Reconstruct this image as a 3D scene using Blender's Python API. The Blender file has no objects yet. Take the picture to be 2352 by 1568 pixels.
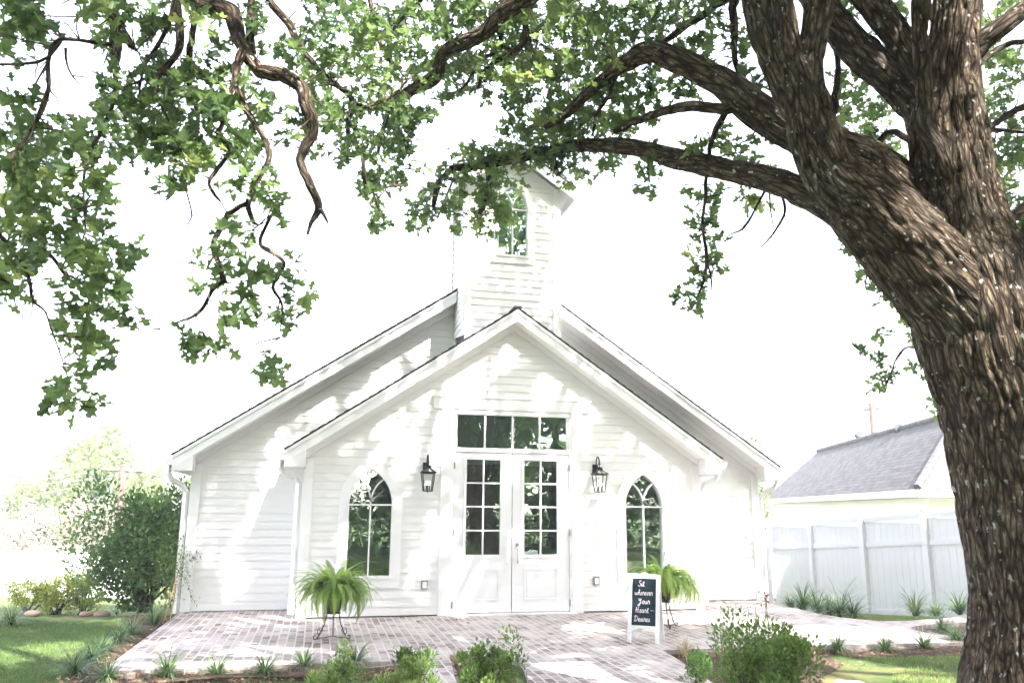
import bpy, math, random
import numpy as np
from mathutils import Vector, Matrix
random.seed(7); rng = np.random.default_rng(7)
scene = bpy.context.scene
COL = scene.collection

# ------------------------------------------------------------------ camera
def cam_axes(yaw=.2302, pitch=.206, roll=.007):
    f = np.array([math.sin(yaw)*math.cos(pitch), math.cos(yaw)*math.cos(pitch), math.sin(pitch)])
    r = np.array([math.cos(yaw), -math.sin(yaw), 0.0]); u = np.cross(r, f)
    c, s = math.cos(roll), math.sin(roll)
    return c*r+s*u, -s*r+c*u, f
CR, CU, CF = cam_axes()
FOC = 1850.06; CO = np.array([-2.929, -12.41, 1.538])
cd = bpy.data.cameras.new('camera'); cam = bpy.data.objects.new('camera', cd); COL.objects.link(cam)
cd.sensor_width = 36; cd.lens = 36*FOC/2352; cd.clip_start = .05; cd.clip_end = 2000
cam.matrix_world = Matrix(((CR[0], CU[0], -CF[0], CO[0]), (CR[1], CU[1], -CF[1], CO[1]), (CR[2], CU[2], -CF[2], CO[2]), (0, 0, 0, 1)))
cd.dof.use_dof = True; cd.dof.focus_distance = 10.5; cd.dof.aperture_fstop = 3.2
scene.camera = cam
def ray(u, v): return CF + CR*(u-1176)/FOC - CU*(v-784)/FOC
def at(u, v, t): return CO + ray(u, v)*t
def onz(u, v, z=0.):
    d = ray(u, v); return CO + d*((z-CO[2])/d[2])
def ony(u, v, y):
    d = ray(u, v); return CO + d*((y-CO[1])/d[1])
def proj(P):
    d = np.asarray(P, float)-CO; z = d@CF
    return 1176+FOC*(d@CR)/z, 784-FOC*(d@CU)/z, z

# ------------------------------------------------------------------ light
SUN = Vector((.33, -.93, 1.0)).normalized()
EL = math.asin(SUN.z); AZ = math.atan2(SUN.x, SUN.y)
w = bpy.data.worlds.new('World'); scene.world = w; w.use_nodes = True
nt = w.node_tree; bg = nt.nodes['Background']
sky = nt.nodes.new('ShaderNodeTexSky'); sky.sky_type = 'NISHITA'; sky.sun_disc = False
sky.sun_elevation = EL; sky.sun_rotation = AZ; sky.air_density = 1.0; sky.dust_density = 2.0; sky.ozone_density = .6
hs = nt.nodes.new('ShaderNodeHueSaturation'); hs.inputs['Saturation'].default_value = .45
mxs = nt.nodes.new('ShaderNodeMix'); mxs.data_type = 'RGBA'; mxs.blend_type = 'MULTIPLY'; mxs.inputs[0].default_value = 1; mxs.inputs[7].default_value = (1, .96, .985, 1)
nt.links.new(sky.outputs[0], hs.inputs['Color']); nt.links.new(hs.outputs[0], mxs.inputs[6]); nt.links.new(mxs.outputs[2], bg.inputs[0]); bg.inputs[1].default_value = .15
sl = bpy.data.lights.new('sun', 'SUN'); sl.energy = 3.0; sl.angle = math.radians(.7); sl.color = (1, .94, .90)
so = bpy.data.objects.new('sun', sl); COL.objects.link(so); so.rotation_euler = SUN.to_track_quat('Z', 'Y').to_euler()
scene.view_settings.view_transform = 'Standard'; scene.view_settings.look = 'None'
scene.view_settings.exposure = 3.03; scene.view_settings.gamma = 1.0
scene.render.engine = 'CYCLES'
cy = scene.cycles; cy.max_bounces = 8; cy.transparent_max_bounces = 16; cy.diffuse_bounces = 4; cy.glossy_bounces = 4
cy.transmission_bounces = 6

# ------------------------------------------------------------------ materials
class M:
    def __init__(s, name, rough=.6, spec=.3):
        s.m = bpy.data.materials.new(name); s.m.use_nodes = True; s.t = s.m.node_tree; s.n = s.t.nodes
        s.b = s.n['Principled BSDF']; s.b.inputs['Roughness'].default_value = rough
        s.b.inputs['Specular IOR Level'].default_value = spec
        s.out = s.n['Material Output']
    def node(s, typ, **kw):
        n = s.n.new(typ)
        for k, v in kw.items():
            if hasattr(n, k) and not k.startswith('i_'): setattr(n, k, v)
        return n
    def link(s, a, b): s.t.links.new(a, b)
    def coord(s, scale=(1, 1, 1), rot=(0, 0, 0), kind='Object'):
        c = s.n.new('ShaderNodeTexCoord'); mp = s.n.new('ShaderNodeMapping')
        mp.inputs['Scale'].default_value = scale; mp.inputs['Rotation'].default_value = rot
        s.link(c.outputs[kind], mp.inputs[0]); return mp.outputs[0]
    def noise(s, vec, scale, detail=4, rough=.6, dist=0.):
        n = s.n.new('ShaderNodeTexNoise'); n.inputs['Scale'].default_value = scale
        n.inputs['Detail'].default_value = detail; n.inputs['Roughness'].default_value = rough; n.inputs['Distortion'].default_value = dist
        if vec is not None: s.link(vec, n.inputs['Vector'])
        return n.outputs['Fac']
    def ramp(s, fac, stops):
        r = s.n.new('ShaderNodeValToRGB'); e = r.color_ramp.elements
        while len(e) < len(stops): e.new(.5)
        for i, (p, c) in enumerate(stops):
            e[i].position = p; e[i].color = (*c, 1) if len(c) == 3 else c
        s.link(fac, r.inputs[0]); return r.outputs[0]
    def mix(s, fac, a, b, mode='MIX'):
        m = s.n.new('ShaderNodeMix'); m.data_type = 'RGBA'; m.blend_type = mode
        for v, i in ((fac, 0), (a, 6), (b, 7)):
            if hasattr(v, 'is_linked') or hasattr(v, 'links'): s.link(v, m.inputs[i])
            elif isinstance(v, tuple): m.inputs[i].default_value = (*v, 1)
            else: m.inputs[i].default_value = v
        return m.outputs[2]
    def base(s, c):
        if isinstance(c, tuple): s.b.inputs['Base Color'].default_value = (*c, 1)
        else: s.link(c, s.b.inputs['Base Color'])
    def bump(s, h, strength=.3, dist=.01):
        b = s.n.new('ShaderNodeBump'); b.inputs['Strength'].default_value = strength; b.inputs['Distance'].default_value = dist
        s.link(h, b.inputs['Height']); s.link(b.outputs[0], s.b.inputs['Normal'])
    def attr(s, name):
        a = s.n.new('ShaderNodeAttribute'); a.attribute_name = name; return a.outputs['Fac']

def paint(name, c, rough=.45, var=.04, scale=3.):
    m = M(name, rough, .35); v = m.coord()
    n = m.noise(v, scale, 5)
    d = tuple(max(0, x-var) for x in c)
    m.base(m.ramp(n, [(.3, d), (.65, c)])); m.bump(m.noise(v, 60, 3), .08, .004); return m.m
def metal(name, c, rough=.4, met=.6):
    m = M(name, rough); m.b.inputs['Metallic'].default_value = met; m.base(m.ramp(m.noise(m.coord(), 25), [(.3, c), (.7, tuple(min(1, x*1.5+.01) for x in c))])); return m.m
def leafmat(name, dark, light, trans=.45, rough=.45, hi=None):
    m = M(name, rough, .4)
    r = m.attr('rnd'); n = m.noise(m.coord(), 1.3, 3)
    mx = m.n.new('ShaderNodeMath'); mx.operation = 'MULTIPLY_ADD'; m.link(n, mx.inputs[0]); mx.inputs[1].default_value = .6; mx.inputs[2].default_value = -.3
    ad = m.n.new('ShaderNodeMath'); ad.operation = 'ADD'; m.link(mx.outputs[0], ad.inputs[0]); m.link(r, ad.inputs[1])
    st = [(.1, dark), (.75, light)]
    if hi: st.append((.97, hi))
    col = m.ramp(ad.outputs[0], st); m.base(col)
    tr = m.n.new('ShaderNodeBsdfTranslucent'); hs_ = m.n.new('ShaderNodeHueSaturation'); hs_.inputs['Value'].default_value = 1.5; hs_.inputs['Hue'].default_value = .485
    m.link(col, hs_.inputs['Color']); m.link(hs_.outputs[0], tr.inputs[0])
    ms = m.n.new('ShaderNodeMixShader'); ms.inputs[0].default_value = trans
    m.link(m.b.outputs[0], ms.inputs[1]); m.link(tr.outputs[0], ms.inputs[2]); m.link(ms.outputs[0], m.out.inputs[0]); return m.m
def glass(name, tint=(.75, .85, .8), refl=.27):
    m = M(name); v = m.coord()
    tr = m.n.new('ShaderNodeBsdfTransparent'); tr.inputs[0].default_value = (*tint, 1)
    gl = m.n.new('ShaderNodeBsdfGlossy'); gl.inputs['Roughness'].default_value = .012; gl.inputs[0].default_value = (.9, 1, .93, 1)
    bp = m.n.new('ShaderNodeBump'); bp.inputs['Strength'].default_value = .12; bp.inputs['Distance'].default_value = .02
    m.link(m.noise(v, 2.2, 2), bp.inputs['Height']); m.link(bp.outputs[0], gl.inputs['Normal'])
    ms = m.n.new('ShaderNodeMixShader'); ms.inputs[0].default_value = refl
    m.link(tr.outputs[0], ms.inputs[1]); m.link(gl.outputs[0], ms.inputs[2]); m.link(ms.outputs[0], m.out.inputs[0]); return m.m

WHITE = paint('white_paint', (.83, .825, .815), .5, .025, 2.)
TRIM = paint('trim_paint', (.86, .86, .86), .4, .015, 2.)
DOORP = paint('door_paint', (.84, .84, .85), .35, .02, 3.)
SOFFIT = paint('soffit_paint', (.82, .80, .77), .5, .02, 2.)
VINYL = paint('vinyl_fence', (.84, .85, .87), .35, .02, 1.)
CREAM = paint('cream_wall', (.84, .81, .80), .6, .04, 2.)
BLACK = metal('black_iron', (.012, .013, .015), .45, .3)
IRON = metal('brown_iron', (.03, .02, .017), .6, .4)
BRASS = metal('brass', (.6, .42, .15), .3, .9)
GREYP = paint('grey_plastic', (.27, .27, .28), .5, .05)
DARKBOX = paint('dark_grey_metal', (.07, .08, .09), .5, .01)
WINGLASS = glass('window_glass'); BELFGLASS = glass('belfry_glass', (.6, .8, .78), .5)
LANGLASS = glass('lantern_glass', (.92, .94, .93), .12)
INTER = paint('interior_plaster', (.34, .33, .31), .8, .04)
WOOD = (lambda m: (m.base(m.ramp(m.noise(m.coord((2, 30, 30)), 2, 5), [(.3, (.16, .07, .025)), (.7, (.35, .17, .07))])), m.m)[1])(M('table_wood', .4))
TAN = paint('tan_board', (.5, .31, .15), .6, .05, 6)
CHALKB = (lambda m: (m.base(m.ramp(m.noise(m.coord(), 9, 5, .7), [(.3, (.014, .028, .036)), (.75, (.03, .05, .06))])), m.m)[1])(M('chalkboard', .8, .1))
CHALK = paint('chalk', (.85, .80, .82), .9, .02)
POT = paint('dark_pot', (.03, .025, .02), .5, .01)
BAMBOO = paint('bamboo', (.5, .33, .16), .6, .1, 20)
GREENTIE = paint('green_tie', (.05, .4, .35), .5, .02)
POLEW = paint('pole_wood', (.2, .14, .12), .8, .08, 6)
STONE = paint('edging_stone', (.5, .36, .30), .8, .12, 9)

def brickmat(name, c1, c2, mortar, sx=.2, sy=.1, rot=math.pi/2):
    m = M(name, .85, .15); v = m.coord((1, 1, 1), (0, 0, rot))
    b = m.n.new('ShaderNodeTexBrick'); b.inputs['Scale'].default_value = 1
    b.inputs['Brick Width'].default_value = sx; b.inputs['Row Height'].default_value = sy
    b.inputs['Mortar Size'].default_value = .010; b.inputs['Mortar Smooth'].default_value = .3; b.inputs['Bias'].default_value = -.1
    wob = m.n.new('ShaderNodeTexNoise'); wob.inputs['Scale'].default_value = 6; m.link(v, wob.inputs['Vector'])
    sc = m.n.new('ShaderNodeVectorMath'); sc.operation = 'MULTIPLY_ADD'; m.link(wob.outputs['Color'], sc.inputs[0]); sc.inputs[1].default_value = (.014,)*3; m.link(v, sc.inputs[2])
    m.link(sc.outputs[0], b.inputs['Vector'])
    b.inputs['Color1'].default_value = (*c1, 1); b.inputs['Color2'].default_value = (*c2, 1); b.inputs['Mortar'].default_value = (*mortar, 1)
    n1 = m.noise(v, 1.6, 4, .6); n2 = m.noise(v, 30, 4, .7)
    c = m.mix(m.ramp(n1, [(.38, (0, 0, 0)), (.68, (.8, .8, .8))]), b.outputs['Color'], tuple(x for x in mortar))
    c = m.mix(.35, c, m.ramp(n2, [(.3, (.45, .42, .42)), (.7, (1, 1, 1))]), 'MULTIPLY')
    m.base(c)
    inv = m.n.new('ShaderNodeMath'); inv.operation = 'SUBTRACT'; inv.inputs[0].default_value = 1; m.link(b.outputs['Fac'], inv.inputs[1])
    m.bump(inv.outputs[0], .5, .006); return m.m
BRICK = brickmat('brick_paving', (.20, .155, .15), (.55, .46, .42), (.66, .60, .56))
BRICKEDGE = brickmat('brick_edging', (.16, .08, .06), (.34, .2, .15), (.36, .3, .27), .1, .07, 0)
def mk_ground():
    m = M('lawn', .9, .1); v = m.coord()
    n = m.noise(v, .55, 5, .65); n2 = m.noise(v, 14, 5, .7)
    c = m.ramp(n, [(.32, (.085, .125, .04)), (.5, (.10, .15, .05)), (.66, (.24, .2, .095))])
    c = m.mix(.6, c, m.ramp(n2, [(.3, (.45, .45, .4)), (.7, (1.0, 1.0, 1.0))]), 'MULTIPLY')
    m.base(c); m.bump(n2, .8, .03); return m.m
LAWN = mk_ground()
def mk_mulch():
    m = M('mulch', .95, .1); v = m.coord()
    n = m.noise(v, 22, 6, .75); n1 = m.noise(v, 3, 3)
    c = m.ramp(n, [(.3, (.035, .025, .02)), (.5, (.1, .07, .05)), (.68, (.28, .2, .14))])
    m.base(c); m.bump(n, 1., .03); return m.m
MULCH = mk_mulch()
def mk_shingle(name, a, b, sc=1.0):
    m = M(name, .9, .1)
    uv = m.n.new('ShaderNodeUVMap'); uv.uv_map = 'UVMap'
    t = m.n.new('ShaderNodeTexBrick'); t.inputs['Scale'].default_value = 1; t.inputs['Brick Width'].default_value = .30; t.inputs['Row Height'].default_value = .143
    t.inputs['Mortar Size'].default_value = .006; t.inputs['Color1'].default_value = (*a, 1); t.inputs['Color2'].default_value = (*b, 1)
    t.inputs['Mortar'].default_value = (*[x*.45 for x in a], 1); m.link(uv.outputs[0], t.inputs['Vector'])
    n = m.noise(uv.outputs[0], 4, 4)
    m.base(m.mix(.4, t.outputs['Color'], m.ramp(n, [(.3, (.6, .6, .6)), (.7, (1, 1, 1))]), 'MULTIPLY')); return m.m
SHINGLE = mk_shingle('dark_shingles', (.05, .045, .045), (.09, .08, .08))
SHINGLE2 = mk_shingle('grey_shingles', (.105, .105, .105), (.16, .158, .156))
def mk_bark():
    m = M('oak_bark', .9, .12)
    at_ = m.n.new('ShaderNodeAttribute'); at_.attribute_name = 'bc'; bc = at_.outputs['Vector']; o = m.coord()
    wv = m.n.new('ShaderNodeTexNoise'); wv.inputs['Scale'].default_value = 9; wv.inputs['Detail'].default_value = 4; m.link(bc, wv.inputs['Vector'])
    va = m.n.new('ShaderNodeVectorMath'); va.operation = 'MULTIPLY_ADD'; m.link(wv.outputs['Color'], va.inputs[0]); va.inputs[1].default_value = (.06,)*3; m.link(bc, va.inputs[2])
    ve = m.n.new('ShaderNodeTexVoronoi'); ve.feature = 'DISTANCE_TO_EDGE'; ve.inputs['Scale'].default_value = 29; m.link(va.outputs[0], ve.inputs['Vector'])
    v2 = m.n.new('ShaderNodeTexVoronoi'); v2.feature = 'DISTANCE_TO_EDGE'; v2.inputs['Scale'].default_value = 78; m.link(va.outputs[0], v2.inputs['Vector'])
    nr = m.noise(va.outputs[0], 30, 2, .5); sb = m.n.new('ShaderNodeMath'); sb.operation = 'SUBTRACT'; m.link(nr, sb.inputs[0]); sb.inputs[1].default_value = .5
    ab = m.n.new('ShaderNodeMath'); ab.operation = 'ABSOLUTE'; m.link(sb.outputs[0], ab.inputs[0]); er = m.ramp(ab.outputs[0], [(.004, (0, 0, 0)), (.06, (1, 1, 1))])
    e1 = m.ramp(ve.outputs['Distance'], [(.02, (0, 0, 0)), (.25, (1, 1, 1))]); e2 = m.ramp(v2.outputs['Distance'], [(.0, (.35, .35, .35)), (.25, (1, 1, 1))])
    pl = m.mix(1., m.mix(.7, e1, er, 'MULTIPLY'), e2, 'MULTIPLY')
    n2 = m.noise(bc, 60, 5, .7); n = m.noise(o, 6, 5, .65)
    plate = m.ramp(n2, [(.3, (.13, .10, .068)), (.7, (.38, .31, .22))])
    c = m.mix(pl, (.022, .016, .012), plate)
    c = m.mix(.5, c, m.ramp(n, [(.3, (.6, .58, .5)), (.7, (1.25, 1.2, 1.15))]), 'MULTIPLY')
    big = m.ramp(m.noise(o, 2.6, 6, .7), [(.5, (0, 0, 0)), (.68, (.55, .55, .55))])
    c = m.mix(big, c, m.mix(pl, (.05, .05, .04), (.30, .30, .26)))
    def spots(sc, thr, r0):
        vo = m.n.new('ShaderNodeTexVoronoi'); vo.inputs['Scale'].default_value = sc
        w2 = m.n.new('ShaderNodeTexNoise'); w2.inputs['Scale'].default_value = 30; m.link(o, w2.inputs['Vector'])
        v3 = m.n.new('ShaderNodeVectorMath'); v3.operation = 'MULTIPLY_ADD'; mq = m.n.new('ShaderNodeMapping'); mq.inputs['Scale'].default_value = (1, 1, 3.2); m.link(bc, mq.inputs[0]); m.link(w2.outputs['Color'], v3.inputs[0]); v3.inputs[1].default_value = (.045,)*3; m.link(mq.outputs[0], v3.inputs[2]); m.link(v3.outputs[0], vo.inputs['Vector'])
        sp = m.ramp(vo.outputs['Distance'], [(r0, (1, 1, 1)), (r0+.07, (0, 0, 0))]); rc = m.n.new('ShaderNodeSeparateColor'); m.link(vo.outputs['Color'], rc.inputs[0])
        g = m.n.new('ShaderNodeMath'); g.operation = 'GREATER_THAN'; m.link(rc.outputs[0], g.inputs[0]); g.inputs[1].default_value = thr
        q = m.n.new('ShaderNodeMath'); q.operation = 'MULTIPLY'; m.link(sp, q.inputs[0]); m.link(g.outputs[0], q.inputs[1]); return q.outputs[0]
    c = m.mix(spots(17, .68, .12), c, (.46, .47, .43)); c = m.mix(spots(38, .78, .17), c, (.4, .41, .37))
    m.base(c)
    hh = m.mix(.3, pl, m.ramp(n2, [(.2, (0, 0, 0)), (.8, (1, 1, 1))])); m.bump(hh, 1., .02); return m.m
BARK = mk_bark()
TWIG = paint('twig_bark', (.105, .082, .065), .9, .055, 14)
def mk_yellow():
    m = M('dead_stem_bark', .9, .1); v = m.coord()
    c = m.ramp(m.noise(v, 7, 5), [(.5, (.07, .055, .035)), (.68, (.34, .19, .05))]); m.base(c); m.bump(m.noise(v, 60, 4), .7, .01); return m.m
YBARK = mk_yellow()
OAKLEAF = leafmat('oak_leaf', (.042, .088, .030), (.14, .225, .070), .48, .42, (.28, .35, .11))
BGLEAF = leafmat('far_leaf', (.13, .20, .08), (.32, .38, .18), .5)
BGPALE = leafmat('dry_far_leaf', (.36, .31, .25), (.5, .44, .36), .3)
DKLEAF = leafmat('shrub_leaf', (.045, .105, .03), (.14, .26, .07), .35, .35)
LTLEAF = leafmat('light_shrub_leaf', (.2, .27, .05), (.4, .45, .12), .5, .5)
BOXLEAF = leafmat('garden_shrub_leaf', (.06, .13, .03), (.19, .3, .075), .45, .45, (.32, .38, .12))
FERNLEAF = leafmat('fern_leaf', (.12, .23, .04), (.33, .47, .11), .5, .5)
BLADE = leafmat('blade_leaf', (.035, .09, .03), (.13, .23, .075), .35, .4, (.3, .34, .18))
DRYBLADE = leafmat('dry_blade', (.35, .3, .17), (.5, .42, .25), .4, .6)
GRASS = leafmat('grass_blade', (.08, .15, .05), (.2, .29, .09), .35, .6, (.42, .38, .19))
REDLEAF = leafmat('red_leaf', (.22, .06, .06), (.4, .15, .12), .4)

# ------------------------------------------------------------------ mesh helpers
class MB:
    """collects polygons, linked as one mesh object"""
    def __init__(s): s.v = []; s.f = []
    def poly(s, pts):
        n = len(s.v); s.v += [tuple(p) for p in pts]; s.f.append(tuple(range(n, n+len(pts))))
    def mesh(s, vs, fs):
        n = len(s.v); s.v += [tuple(p) for p in vs]; s.f += [tuple(i+n for i in f) for f in fs]
    def box(s, x0, x1, y0, y1, z0, z1):
        if x0 > x1: x0, x1 = x1, x0
        v = [(x0, y0, z0), (x1, y0, z0), (x1, y1, z0), (x0, y1, z0), (x0, y0, z1), (x1, y0, z1), (x1, y1, z1), (x0, y1, z1)]
        s.mesh(v, [(0, 3, 2, 1), (4, 5, 6, 7), (0, 1, 5, 4), (1, 2, 6, 5), (2, 3, 7, 6), (3, 0, 4, 7)])
    def prism(s, pts, d):  # closed polygon extruded by vector d
        n = len(pts); d = np.array(d); a = [np.array(p, float) for p in pts]; b = [p+d for p in a]
        k = len(s.v); s.v += [tuple(p) for p in a+b]
        s.f.append(tuple(range(k+n-1, k-1, -1))); s.f.append(tuple(range(k+n, k+2*n)))
        for i in range(n):
            j = (i+1) % n; s.f.append((k+i, k+j, k+n+j, k+n+i))
    def tube(s, pts, r, n=6, cap=True):
        pts = [np.array(p, float) for p in pts]; rs = r if hasattr(r, '__len__') else [r]*len(pts)
        k = len(s.v); T = None; N = None
        for i, p in enumerate(pts):
            t = pts[min(i+1, len(pts)-1)]-pts[max(i-1, 0)]; t = t/(np.linalg.norm(t)+1e-9)
            if N is None:
                a = np.array([0, 0, 1.]) if abs(t[2]) < .9 else np.array([1., 0, 0]); N = np.cross(t, a)
            N = N-t*(N@t); N /= np.linalg.norm(N)+1e-9; B = np.cross(t, N)
            for q in range(n):
                th = 2*math.pi*q/n; s.v.append(tuple(p+rs[i]*(math.cos(th)*N+math.sin(th)*B)))
        for i in range(len(pts)-1):
            for q in range(n):
                q2 = (q+1) % n; s.f.append((k+i*n+q, k+i*n+q2, k+(i+1)*n+q2, k+(i+1)*n+q))
        if cap:
            s.f.append(tuple(k+q for q in reversed(range(n)))); s.f.append(tuple(k+(len(pts)-1)*n+q for q in range(n)))
    def lathe(s, prof, c, n=16):  # prof [(r,z)]
        k = len(s.v)
        for r, z in prof:
            for q in range(n):
                th = 2*math.pi*q/n; s.v.append((c[0]+r*math.cos(th), c[1]+r*math.sin(th), c[2]+z))
        for i in range(len(prof)-1):
            for q in range(n):
                q2 = (q+1) % n; s.f.append((k+i*n+q, k+i*n+q2, k+(i+1)*n+q2, k+(i+1)*n+q))
        s.f.append(tuple(k+q for q in reversed(range(n)))); s.f.append(tuple(k+(len(prof)-1)*n+q for q in range(n)))
    def build(s, name, mat, parent=None, smooth=False, uv=None):
        me = bpy.data.meshes.new(name); me.from_pydata(s.v, [], s.f); me.materials.append(mat)
        if smooth: me.polygons.foreach_set('use_smooth', [True]*len(me.polygons))
        if uv:
            l = me.uv_layers.new(name='UVMap'); co = [uv(s.v[lo.vertex_index]) for lo in me.loops]
            l.data.foreach_set('uv', np.array(co, np.float32).ravel())
        return link(name, me, parent)
def split_build(mb, name, mat, parent):
    par = list(range(len(mb.v)))
    def find(a):
        while par[a] != a: par[a] = par[par[a]]; a = par[a]
        return a
    for f in mb.f:
        r0 = find(f[0])
        for i in f[1:]: par[find(i)] = r0
    grp = {}
    for f in mb.f: grp.setdefault(find(f[0]), []).append(f)
    for fs in grp.values():
        ids = sorted({i for f in fs for i in f}); mp = {a: b for b, a in enumerate(ids)}
        m = MB(); m.v = [mb.v[i] for i in ids]; m.f = [tuple(mp[i] for i in f) for f in fs]; m.build(name, mat, parent)
def link(name, me, parent=None):
    o = bpy.data.objects.new(name, me); COL.objects.link(o)
    if parent is not None: o.parent = parent; o.matrix_parent_inverse = Matrix.Translation(-parent.location)
    return o
def tag(o, label=None, cat=None, group=None, kind=None):
    for k, v in (('label', label), ('category', cat), ('group', group), ('kind', kind)):
        if v: o[k] = v
    return o
def thing(name, label, cat, loc=(0, 0, 0), group=None):
    o = bpy.data.objects.new(name, None); o.empty_display_size = .1; COL.objects.link(o); o.location = loc
    return tag(o, label, cat, group)
# instanced leaf meshes merged with numpy
def scatter(name, tv, tf, pos, rot, scl, mat, parent=None, rnd=None, smooth=False):
    """tv (k,3) template, tf list of faces, pos (n,3), rot (n,3,3), scl (n,) or (n,3)"""
    tv = np.asarray(tv, float); n = len(pos); k = len(tv)
    scl = np.asarray(scl, float);
    if scl.ndim == 1: scl = scl[:, None].repeat(3, 1)
    V = np.einsum('nij,nkj->nki', rot, tv[None]*scl[:, None, :])+np.asarray(pos)[:, None, :]
    loops = np.concatenate([np.array(f) for f in tf]); tot = np.array([len(f) for f in tf]); nl = len(loops)
    L = (loops[None]+np.arange(n)[:, None]*k).ravel(); LT = np.tile(tot, n); LS = np.concatenate([[0], np.cumsum(LT)[:-1]])
    me = bpy.data.meshes.new(name); me.vertices.add(n*k); me.vertices.foreach_set('co', V.reshape(-1).astype(np.float32))
    me.loops.add(n*nl); me.loops.foreach_set('vertex_index', L.astype(np.int32))
    me.polygons.add(n*len(tf)); me.polygons.foreach_set('loop_start', LS.astype(np.int32))
    me.polygons.foreach_set('use_smooth', np.full(n*len(tf), smooth))
    me.update(calc_edges=True); me.validate()
    r = rng.random(n) if rnd is None else rnd
    a = me.attributes.new('rnd', 'FLOAT', 'POINT'); a.data.foreach_set('value', np.repeat(r, k).astype(np.float32))
    me.materials.append(mat); return link(name, me, parent)
def frames(d, roll=None):
    """rotation whose +Y is d, +Z roughly up, random roll"""
    d = d/np.linalg.norm(d, axis=1, keepdims=True); n = len(d)
    up = np.tile([0, 0, 1.], (n, 1))+rng.normal(0, .35, (n, 3)) if roll is None else roll
    x = np.cross(d, up); x /= np.linalg.norm(x, axis=1, keepdims=True)+1e-9; z = np.cross(x, d)
    return np.stack([x, d, z], 2)
def oakleaf():
    half = [(0, 0), (.03, .12), (.1, .2), (.2, .24), (.17, .33), (.11, .4), (.26, .5), (.42, .56), (.4, .68), (.22, .68), (.17, .74), (.24, .86), (.14, .95), (0, 1)]
    v = []
    for x, y in half: v.append((x, y, .22*x-.12*y*y))
    m = len(half)
    for x, y in half[1:-1]: v.append((-x, y, .22*x-.12*y*y))
    f1 = list(range(m)); f2 = [0]+[m-1][:0]+[]
    left = [0]+[m+i for i in range(m-2)]+[m-1]
    return v, [tuple(f1), tuple(reversed(left))]
OAKV, OAKF = oakleaf()
ELV = [(0, 0, 0), (.2, .25, .06), (.27, .5, .07), (.17, .8, .03), (0, 1, -.06), (-.17, .8, .03), (-.27, .5, .07), (-.2, .25, .06)]
ELF = [(0, 1, 2, 3, 4), (0, 4, 5, 6, 7)]
QV = [(0, 0, 0), (.3, .35, .05), (.22, .75, 0), (0, 1, -.08), (-.25, .8, 0), (-.3, .4, .05)]; QF = [(0, 1, 2, 3, 4, 5)]

# numpy periodic value noise
def vnoise(a, b, per, seed=0):
    def h(i, j):
        x = np.sin(i*127.1+j*311.7+seed*74.7)*43758.5453; return x-np.floor(x)
    i = np.floor(a); j = np.floor(b); fa = a-i; fb = b-j; fa = fa*fa*(3-2*fa); fb = fb*fb*(3-2*fb)
    i0 = np.mod(i, per); i1 = np.mod(i+1, per)
    return (h(i0, j)*(1-fa)+h(i1, j)*fa)*(1-fb)+(h(i0, j+1)*(1-fa)+h(i1, j+1)*fa)*fb
def catmull(P, step):
    P = np.array(P, float); Q = np.vstack([2*P[0]-P[1], P, 2*P[-1]-P[-2]]); out = []
    for i in range(1, len(Q)-2):
        p0, p1, p2, p3 = Q[i-1:i+3]; n = max(2, int(np.linalg.norm((p2-p1)[:3])/step))
        t = np.linspace(0, 1, n, endpoint=False)[:, None]
        out.append(.5*((2*p1)+(-p0+p2)*t+(2*p0-5*p1+4*p2-p3)*t**2+(-p0+3*p1-3*p2+p3)*t**3))
    out.append(P[-1][None]); return np.vstack(out)
SAMPLES = []
def limb(pts, step=.012, cell=.03, amp=.013, seed=0, arc=.011, wob=.0):
    """pts [(u,v,t,rpx)] -> world tube with furrowed bark: verts, faces, h"""
    W = np.array([[*at(u, v, t), r*t/FOC/math.sqrt(1+((u-1176)/FOC)**2)] for u, v, t, r in pts]); return wlimb(W, step, cell, amp, seed, arc)
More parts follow.
